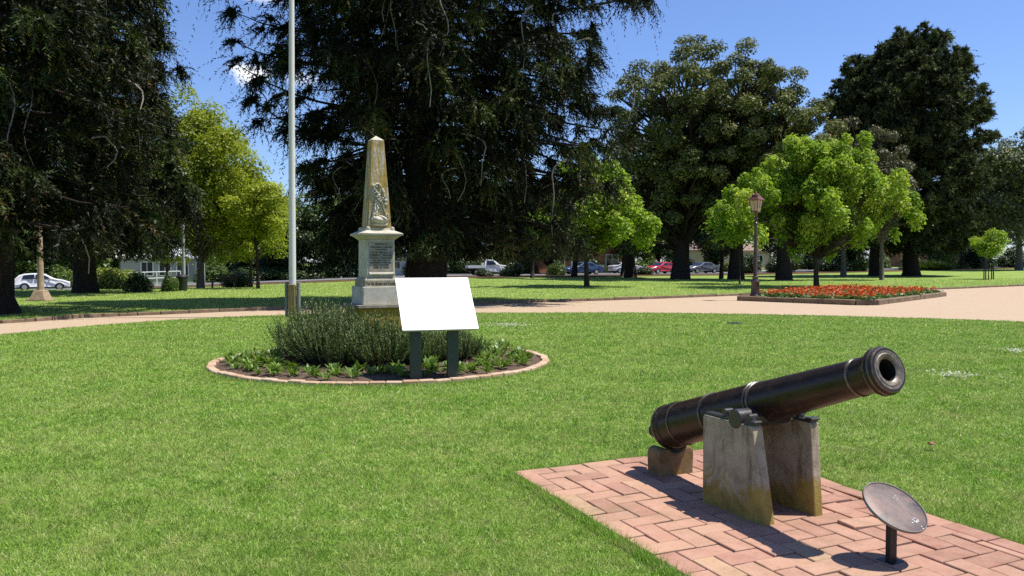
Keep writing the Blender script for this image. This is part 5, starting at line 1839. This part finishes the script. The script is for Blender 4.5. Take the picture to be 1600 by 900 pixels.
# ------------------------------------------------------------------ cars
def car(name, label, kind, paint, loc, heading, group="cars on the street"):
    th = thing(name, label, "car" if kind != "ute" else "ute", tuple(loc), heading, group)
    if kind == "hatch":
        L0, L1, W, belt = -2.1, 2.1, 1.78, 0.95
        out = [(-2.08, 0.28), (-2.14, 0.50), (-2.12, 0.78), (-2.04, 0.98), (-1.72, 1.32), (-1.35, 1.44), (-0.7, 1.485), (-0.1, 1.475), (0.30, 1.40), (1.02, 1.00), (1.55, 0.90), (1.95, 0.76), (2.12, 0.58), (2.12, 0.30)]
        wsh = ((0.36, 1.38), (0.98, 1.03)); rwin = ((-1.98, 1.04), (-1.72, 1.30))
        sw = [[(-1.50, 1.02), (-1.38, 1.30), (-0.95, 1.38), (-0.55, 1.40), (-0.55, 1.00)], [(-0.47, 1.00), (-0.47, 1.40), (-0.05, 1.38), (0.22, 1.31), (0.72, 1.02)]]
        wx = (-1.30, 1.32)
    elif kind == "sedan":
        W, belt = 1.80, 0.95
        out = [(-2.28, 0.30), (-2.34, 0.55), (-2.32, 0.85), (-2.22, 1.00), (-1.55, 1.05), (-0.98, 1.36), (-0.6, 1.43), (-0.1, 1.44), (0.25, 1.38), (0.95, 1.00), (1.6, 0.90), (2.05, 0.78), (2.26, 0.58), (2.26, 0.30)]
        wsh = ((0.30, 1.36), (0.92, 1.02)); rwin = ((-1.50, 1.08), (-1.00, 1.35))
        sw = [[(-1.28, 1.03), (-0.92, 1.28), (-0.45, 1.35), (-0.45, 1.00)], [(-0.37, 1.00), (-0.37, 1.35), (-0.05, 1.34), (0.18, 1.29), (0.66, 1.01)]]
        wx = (-1.38, 1.38)
    else:
        W, belt = 1.82, 1.10
        out = [(-0.62, 0.45), (-0.64, 1.05), (-0.60, 1.68), (-0.45, 1.74), (0.2, 1.74), (0.42, 1.68), (1.02, 1.16), (1.75, 1.06), (2.20, 0.94), (2.38, 0.72), (2.38, 0.42)]
        wsh = ((0.46, 1.64), (0.98, 1.20)); rwin = ((-0.615, 1.15), (-0.605, 1.62))
        sw = [[(-0.42, 1.14), (-0.38, 1.58), (0.22, 1.60), (0.36, 1.54), (0.74, 1.16)]]
        wx = (-1.55, 1.50)
    ztop = max(z for _, z in out)

    def hw(z, x=0):
        k = max(0, (z - belt) / (ztop - belt))
        h = W / 2 * (1 - 0.20 * k ** 1.1)
        if z < 0.5:
            h *= 0.96
        return h * (1 - 0.06 * (abs(x) / 2.3) ** 4)
    # outline with wheel arches cut along the sill
    arch = []
    for wc in sorted(wx, reverse=True):
        if wc < out[0][0]:
            continue
        for k in range(9):
            w = math.pi * k / 8
            arch.append((wc + 0.37 * math.cos(w), 0.30 + 0.34 * math.sin(w)))
    poly = out + [(a, max(b, 0.28)) for a, b in arch]
    n = len(poly)
    mb = MB()
    vs = [(x, -hw(z, x), z) for x, z in poly] + [(x, hw(z, x), z) for x, z in poly]
    fs = [tuple(range(n)), tuple(range(2 * n - 1, n - 1, -1))]
    for i in range(n):
        j = (i + 1) % n
        fs.append((i, j, n + j, n + i))
    mb.add(vs, fs)
    bo = mb.build("body", paint, th)
    bv = bo.modifiers.new("soft_edge", "BEVEL"); bv.width = 0.05; bv.segments = 3; bv.limit_method = "ANGLE"; bv.angle_limit = R(45)
    mb = MB()
    mb.box(((out[0][0] + out[-1][0]) / 2, 0, 0.42), (out[-1][0] - out[0][0] - 0.3, W - 0.42, 0.34)); mb.build("underbody", M["tyre"], th)
    for s in (-1, 1):
        for q in sw:
            mb = MB()
            mb.add([(x, s * (hw(z, x) + 0.006), z) for x, z in q], [tuple(range(len(q)))])
            mb.build("side_window", M["car_glass"], th, fix=False)

    def glass(name_, pr, inset, lift):
        (x0, z0), (x1, z1) = pr
        dx, dz_ = x1 - x0, z1 - z0
        nl = math.hypot(dx, dz_)
        nx_, nz_ = dz_ / nl, -dx / nl
        if nz_ < 0 and abs(dx) > 0.02:
            nx_, nz_ = -nx_, -nz_
        if abs(dx) <= 0.02:
            nx_, nz_ = -1, 0
        mb = MB()
        mb.add([(x0 + nx_ * lift, -(hw(z0) - inset), z0 + nz_ * lift), (x0 + nx_ * lift, hw(z0) - inset, z0 + nz_ * lift), (x1 + nx_ * lift, hw(z1) - inset, z1 + nz_ * lift), (x1 + nx_ * lift, -(hw(z1) - inset), z1 + nz_ * lift)], [(0, 1, 2, 3)])
        mb.build(name_, M["car_glass"], th, fix=False)
    glass("windscreen", wsh, 0.07, 0.02)
    glass("rear_window", rwin, 0.09, 0.02)
    for wc in wx:
        for s in (-1, 1):
            mb = MB()
            y0, y1 = s * (W / 2 - 0.21), s * (W / 2 - 0.005)
            mb.tube([(wc, y0, 0.31), (wc, y1 - s * 0.03, 0.31), (wc, y1, 0.31)], [0.31, 0.31, 0.28], 22)
            wo = mb.build("wheel", M["tyre"], th, True)
            mb = MB()
            mb.tube([(wc, y1 - s * 0.01, 0.31), (wc, y1 + s * 0.008, 0.31), (wc, y1 + s * 0.016, 0.31)], [0.205, 0.205, 0.06], 10)
            mb.build("rim", M["alloy"], wo)
    fx, fz = out[-2]
    for s in (-1, 1):
        mb = MB(); mb.bevel_box((fx - 0.10, s * (W / 2 - 0.26), fz + 0.10), (0.22, 0.36, 0.13), 0.03); mb.build("headlight", M["lamp_clear"], th)
        rx_ = out[1][0] if kind != "ute" else -2.46
        rz_ = 0.86 if kind != "ute" else 0.80
        mb = MB(); mb.bevel_box((rx_ + 0.06, s * (W / 2 - 0.20), rz_), (0.14, 0.26, 0.16), 0.03); mb.build("tail_light", M["lamp_red"], th)
        mb = MB(); mb.bevel_box((0.62 if kind != "ute" else 0.62, s * (W / 2 + 0.07), belt + 0.10), (0.12, 0.18, 0.12), 0.03); mb.build("wing_mirror", paint, th)
    mb = MB(); mb.box((fx + 0.005, 0, 0.48), (0.05, 1.0, 0.16)); mb.build("grille", M["tyre"], th)
    mb = MB(); mb.box((fx + 0.032, 0, 0.44), (0.012, 0.42, 0.10)); mb.build("number_plate", M["trim_white"], th)
    if kind == "ute":
        mb = MB()
        mb.box((-1.58, 0, 0.80), (1.86, 1.78, 0.06))
        for s in (-1, 1):
            mb.box((-1.58, s * 0.88, 0.95), (1.86, 0.03, 0.24))
        mb.box((-2.50, 0, 0.95), (0.03, 1.78, 0.24)); mb.box((-0.70, 0, 1.1), (0.03, 1.6, 0.55))
        mb.build("tray", paint, th)
        mb = MB(); mb.box((-1.5, 0, 0.58), (1.9, 0.9, 0.30)); mb.build("chassis", M["tyre"], th)
    return th


HD = math.atan2(RD.y, RD.x)
lift = Vector((0, 0, 0.05))
car("parked_car", "white hatchback on the street past the buff lamp column", "hatch", M["car_white"], road_at(66, 2.0) + lift, HD)
car("parked_ute", "white tray-back ute seen side on behind the blank sign", "ute", M["car_white"], road_at(764, 2.5) + lift, HD - 0.25)
car("parked_car", "dark blue car half hidden behind dark tree trunks", "sedan", M["car_blue"], road_at(910, 2.2) + lift, HD + math.pi - 0.05)
car("parked_car", "silver sedan between tree trunks, next to the red car", "sedan", M["car_silver"], road_at(980, 7.5) + lift, HD - 0.2)
car("parked_car", "red car with sloping bonnet beside the thick oak trunk", "sedan", M["car_red"], road_at(1033, 2.2) + lift, HD + math.pi + 0.12)
car("parked_car", "dark grey car in the shade past the thick oak trunk", "sedan", M["car_dark"], road_at(1096, 3.0) + lift, HD + math.pi)


# ------------------------------------------------------------------ houses
def house(label, px, off, w, dep, h, wall, roof, rh, wins, gable=False, chim=False):
    p = road_at(px, off)
    th = thing("house", label, "house", tuple(p), HD)
    mb = MB(); mb.box((0, 0, h / 2 - 0.3), (w, dep, h + 0.6)); wo = mb.build("wall", wall, th)
    mb = MB()
    o_ = 0.5
    x, y = w / 2 + o_, dep / 2 + o_
    rl_ = 0.0 if not gable else x
    ridge = max(0.5, x - y) if not gable else x
    vs = [(-x, -y, h), (x, -y, h), (x, y, h), (-x, y, h), (-ridge, 0, h + rh), (ridge, 0, h + rh), (-x, -y, h - 0.18), (x, -y, h - 0.18), (x, y, h - 0.18), (-x, y, h - 0.18)]
    mb.add(vs, [(0, 1, 5, 4), (2, 3, 4, 5), (1, 2, 5), (3, 0, 4), (0, 6, 7, 1), (1, 7, 8, 2), (2, 8, 9, 3), (3, 9, 6, 0), (9, 8, 7, 6)])
    ro = mb.build("roof", roof, th)
    if chim:
        mb = MB(); mb.box((w * 0.2, 0.5, h + rh * 0.9), (0.8, 0.6, 1.8)); mb.build("chimney", M["wall_brick"], ro)
    for (wx_, ww, wz, wh) in wins:
        mb = MB()
        for sx in (-1, 1):
            mb.box((wx_ + sx * ww / 2, -dep / 2 - 0.03, wz), (0.09, 0.10, wh + 0.09))
        for sz in (-1, 1):
            mb.box((wx_, -dep / 2 - 0.032, wz + sz * wh / 2), (ww - 0.08, 0.10, 0.09))
        mb.box((wx_, -dep / 2 - 0.02, wz), (0.05, 0.06, wh - 0.08))
        fo = mb.build("window", M["trim_white"], th)
        mb = MB(); mb.box((wx_, -dep / 2 - 0.005, wz), (ww, 0.03, wh)); mb.build("pane", M["win_dark"], fo)
    return th


house("grey weatherboard house with a pale metal roof across the street", 262, 22, 10, 8, 3.0, M["wall_grey"], M["roof_metal"], 2.0, [(-2.4, 1.2, 1.7, 1.5), (-0.6, 1.2, 1.7, 1.5), (1.2, 1.2, 1.7, 1.5), (3.4, 1.6, 1.6, 1.6)], True)
house("red brick house in shade behind the blue car", 890, 19, 15, 9, 3.3, M["wall_brick"], M["roof_tile"], 2.6, [(-4.5, 2.0, 1.7, 1.6), (0, 1.2, 1.5, 2.2), (4, 2.0, 1.7, 1.6)], False, True)
house("cream and brown house with a tiled roof behind the golden hedge", 1122, 24, 14, 9, 3.2, M["wall_cream"], M["roof_tile"], 2.4, [(-4, 1.8, 1.7, 1.5), (0.5, 1.8, 1.7, 1.5), (4.5, 1.4, 1.7, 1.5)])
house("brick house with red details glimpsed past the domed evergreen's skirt", 1446, 22, 14, 10, 3.6, M["wall_brick"], M["roof_tile"], 3.0, [(-4, 1.8, 1.8, 1.6), (0, 1.6, 1.8, 1.6), (4, 1.8, 1.8, 1.6)], False, True)
house("low pale shed just past the obelisk pedestal, across the street", 626, 15, 4.6, 4, 2.2, M["trim_white"], M["roof_metal"], 0.7, [(-1.2, 0.8, 1.3, 0.8)], True)

# white pipe fence and service poles
p0, p1 = road_at(168, 13.5), road_at(282, 13.5)
fe = thing("pipe_fence", "pale metal pipe rail fence in front of the grey weatherboard house", "fence", tuple(p0))
mb = MB()
for z in (1.35, 0.7):
    mb.tube([Vector((0, 0, z)), p1 - p0 + Vector((0, 0, z))], 0.045, 6)
mb.build("rail", M["trim_white"], fe)
for k in range(7):
    q = (p1 - p0) * (k / 6)
    mb = MB(); mb.tube([q, q + Vector((0, 0, 1.4))], 0.045, 6); mb.build("post", M["trim_white"], fe)

for (px, d, h, r_, lab) in ((287, 46, 6.5, 0.10, "pale straight pole rising beside the dark litter bin"), (319, 74, 7.0, 0.08, "thin grey pole behind the pale elm trunk"), (893, 96, 8.0, 0.10, "pale pole in front of the red brick house"), (222, 92, 7.0, 0.07, "thin pale pole at the corner of the grey weatherboard house")):
    p = P(px, d)
    o = thing("service_pole", lab, "pole", tuple(p))
    mb = MB(); mb.tube([(0, 0, 0), (0, 0, h)], [r_, r_ * 0.7], 12); mb.build("shaft", M["steel_grey"], o, True)
    mb = MB(); mb.tube([(0, 0, h), (0.0, -0.5, h + 0.25), (0, -1.2, h + 0.3)], [r_ * 0.6, r_ * 0.5, r_ * 0.45], 8); mb.bevel_box((0, -1.4, h + 0.28), (0.22, 0.6, 0.12), 0.03); mb.build("lamp_arm", M["steel_grey"], o)
p = P(284, 45.2)
o = thing("litter_bin", "dark green litter bin standing against the pale straight pole", "bin", tuple(p))
mb = MB(); mb.lathe([(0, 0.24), (0.02, 0.26), (0.70, 0.30), (0.74, 0.31)], 20, close0=True); mb.build("body", M["bin_green"], o, True)
mb = MB(); mb.lathe([(0.74, 0.32), (0.78, 0.32), (0.86, 0.24), (0.90, 0.02)], 20, close1=True); mb.build("lid", M["black_steel"], o, True)
p = P(349, 55)
o = thing("park_bench", "dark slatted park bench under the yellow-green trees", "bench", tuple(p), HD + math.pi)
mb = MB()
for k in range(4):
    mb.box((0, -0.18 + k * 0.12, 0.45), (1.7, 0.10, 0.04))
mb.build("seat", M["bark_young"], o)
mb = MB()
for k in range(3):
    mb.box((0, 0.26 + k * 0.03, 0.60 + k * 0.13), (1.7, 0.03, 0.10))
mb.build("backrest", M["bark_young"], o)
for s in (-1, 1):
    mb = MB(); mb.box((s * 0.7, 0, 0.21), (0.07, 0.45, 0.43)); mb.box((s * 0.7, 0.30, 0.55), (0.06, 0.06, 0.7)); mb.build("leg", M["black_steel"], o)

# small things on the grass
p = G(1148, 506)
o = thing("valve_cover", "small dark iron valve cover set in the lawn near the path", "valve cover", (p.x, p.y, 0.0))
mb = MB(); mb.lathe([(0.0, 0.20), (0.03, 0.20), (0.035, 0.18)], 24, close1=True); mb.build("lid", M["valve"], o)
mb = MB(); mb.box((0, 0, 0.042), (0.16, 0.03, 0.012)); mb.build("handle", M["valve"], o)
p = G(1455, 704)
mb = MB()
vs = []
for i in range(7):
    f = i / 6 - 0.5
    w = 0.028 * math.cos(f * 3.0) + 0.003
    for s in (-1, 0, 1):
        vs.append((f * 0.085, s * w, 0.045 + 0.03 * f * f * 3 + (0.012 if s else 0.0)))
mb.add(vs, [(i * 3 + k, i * 3 + 3 + k, i * 3 + 4 + k, i * 3 + 1 + k) for i in range(6) for k in range(2)])
o = mb.build("fallen_leaf", M["dead_leaf"], None, "all", (p.x, p.y, 0), 0.5, fix=False)
tag(o, "single curled pinkish-brown dead leaf lying on the open lawn", "leaf")

# ------------------------------------------------------------------ render settings
scene.view_settings.view_transform = "Standard"
scene.view_settings.look = "None"
scene.view_settings.exposure = 0.52
scene.view_settings.gamma = 1.0
cy = scene.cycles
cy.use_denoising = False
cy.max_bounces = 6
cy.diffuse_bounces = 3
cy.glossy_bounces = 2
cy.transmission_bounces = 4
cy.transparent_max_bounces = 6
cy.sample_clamp_indirect = 6
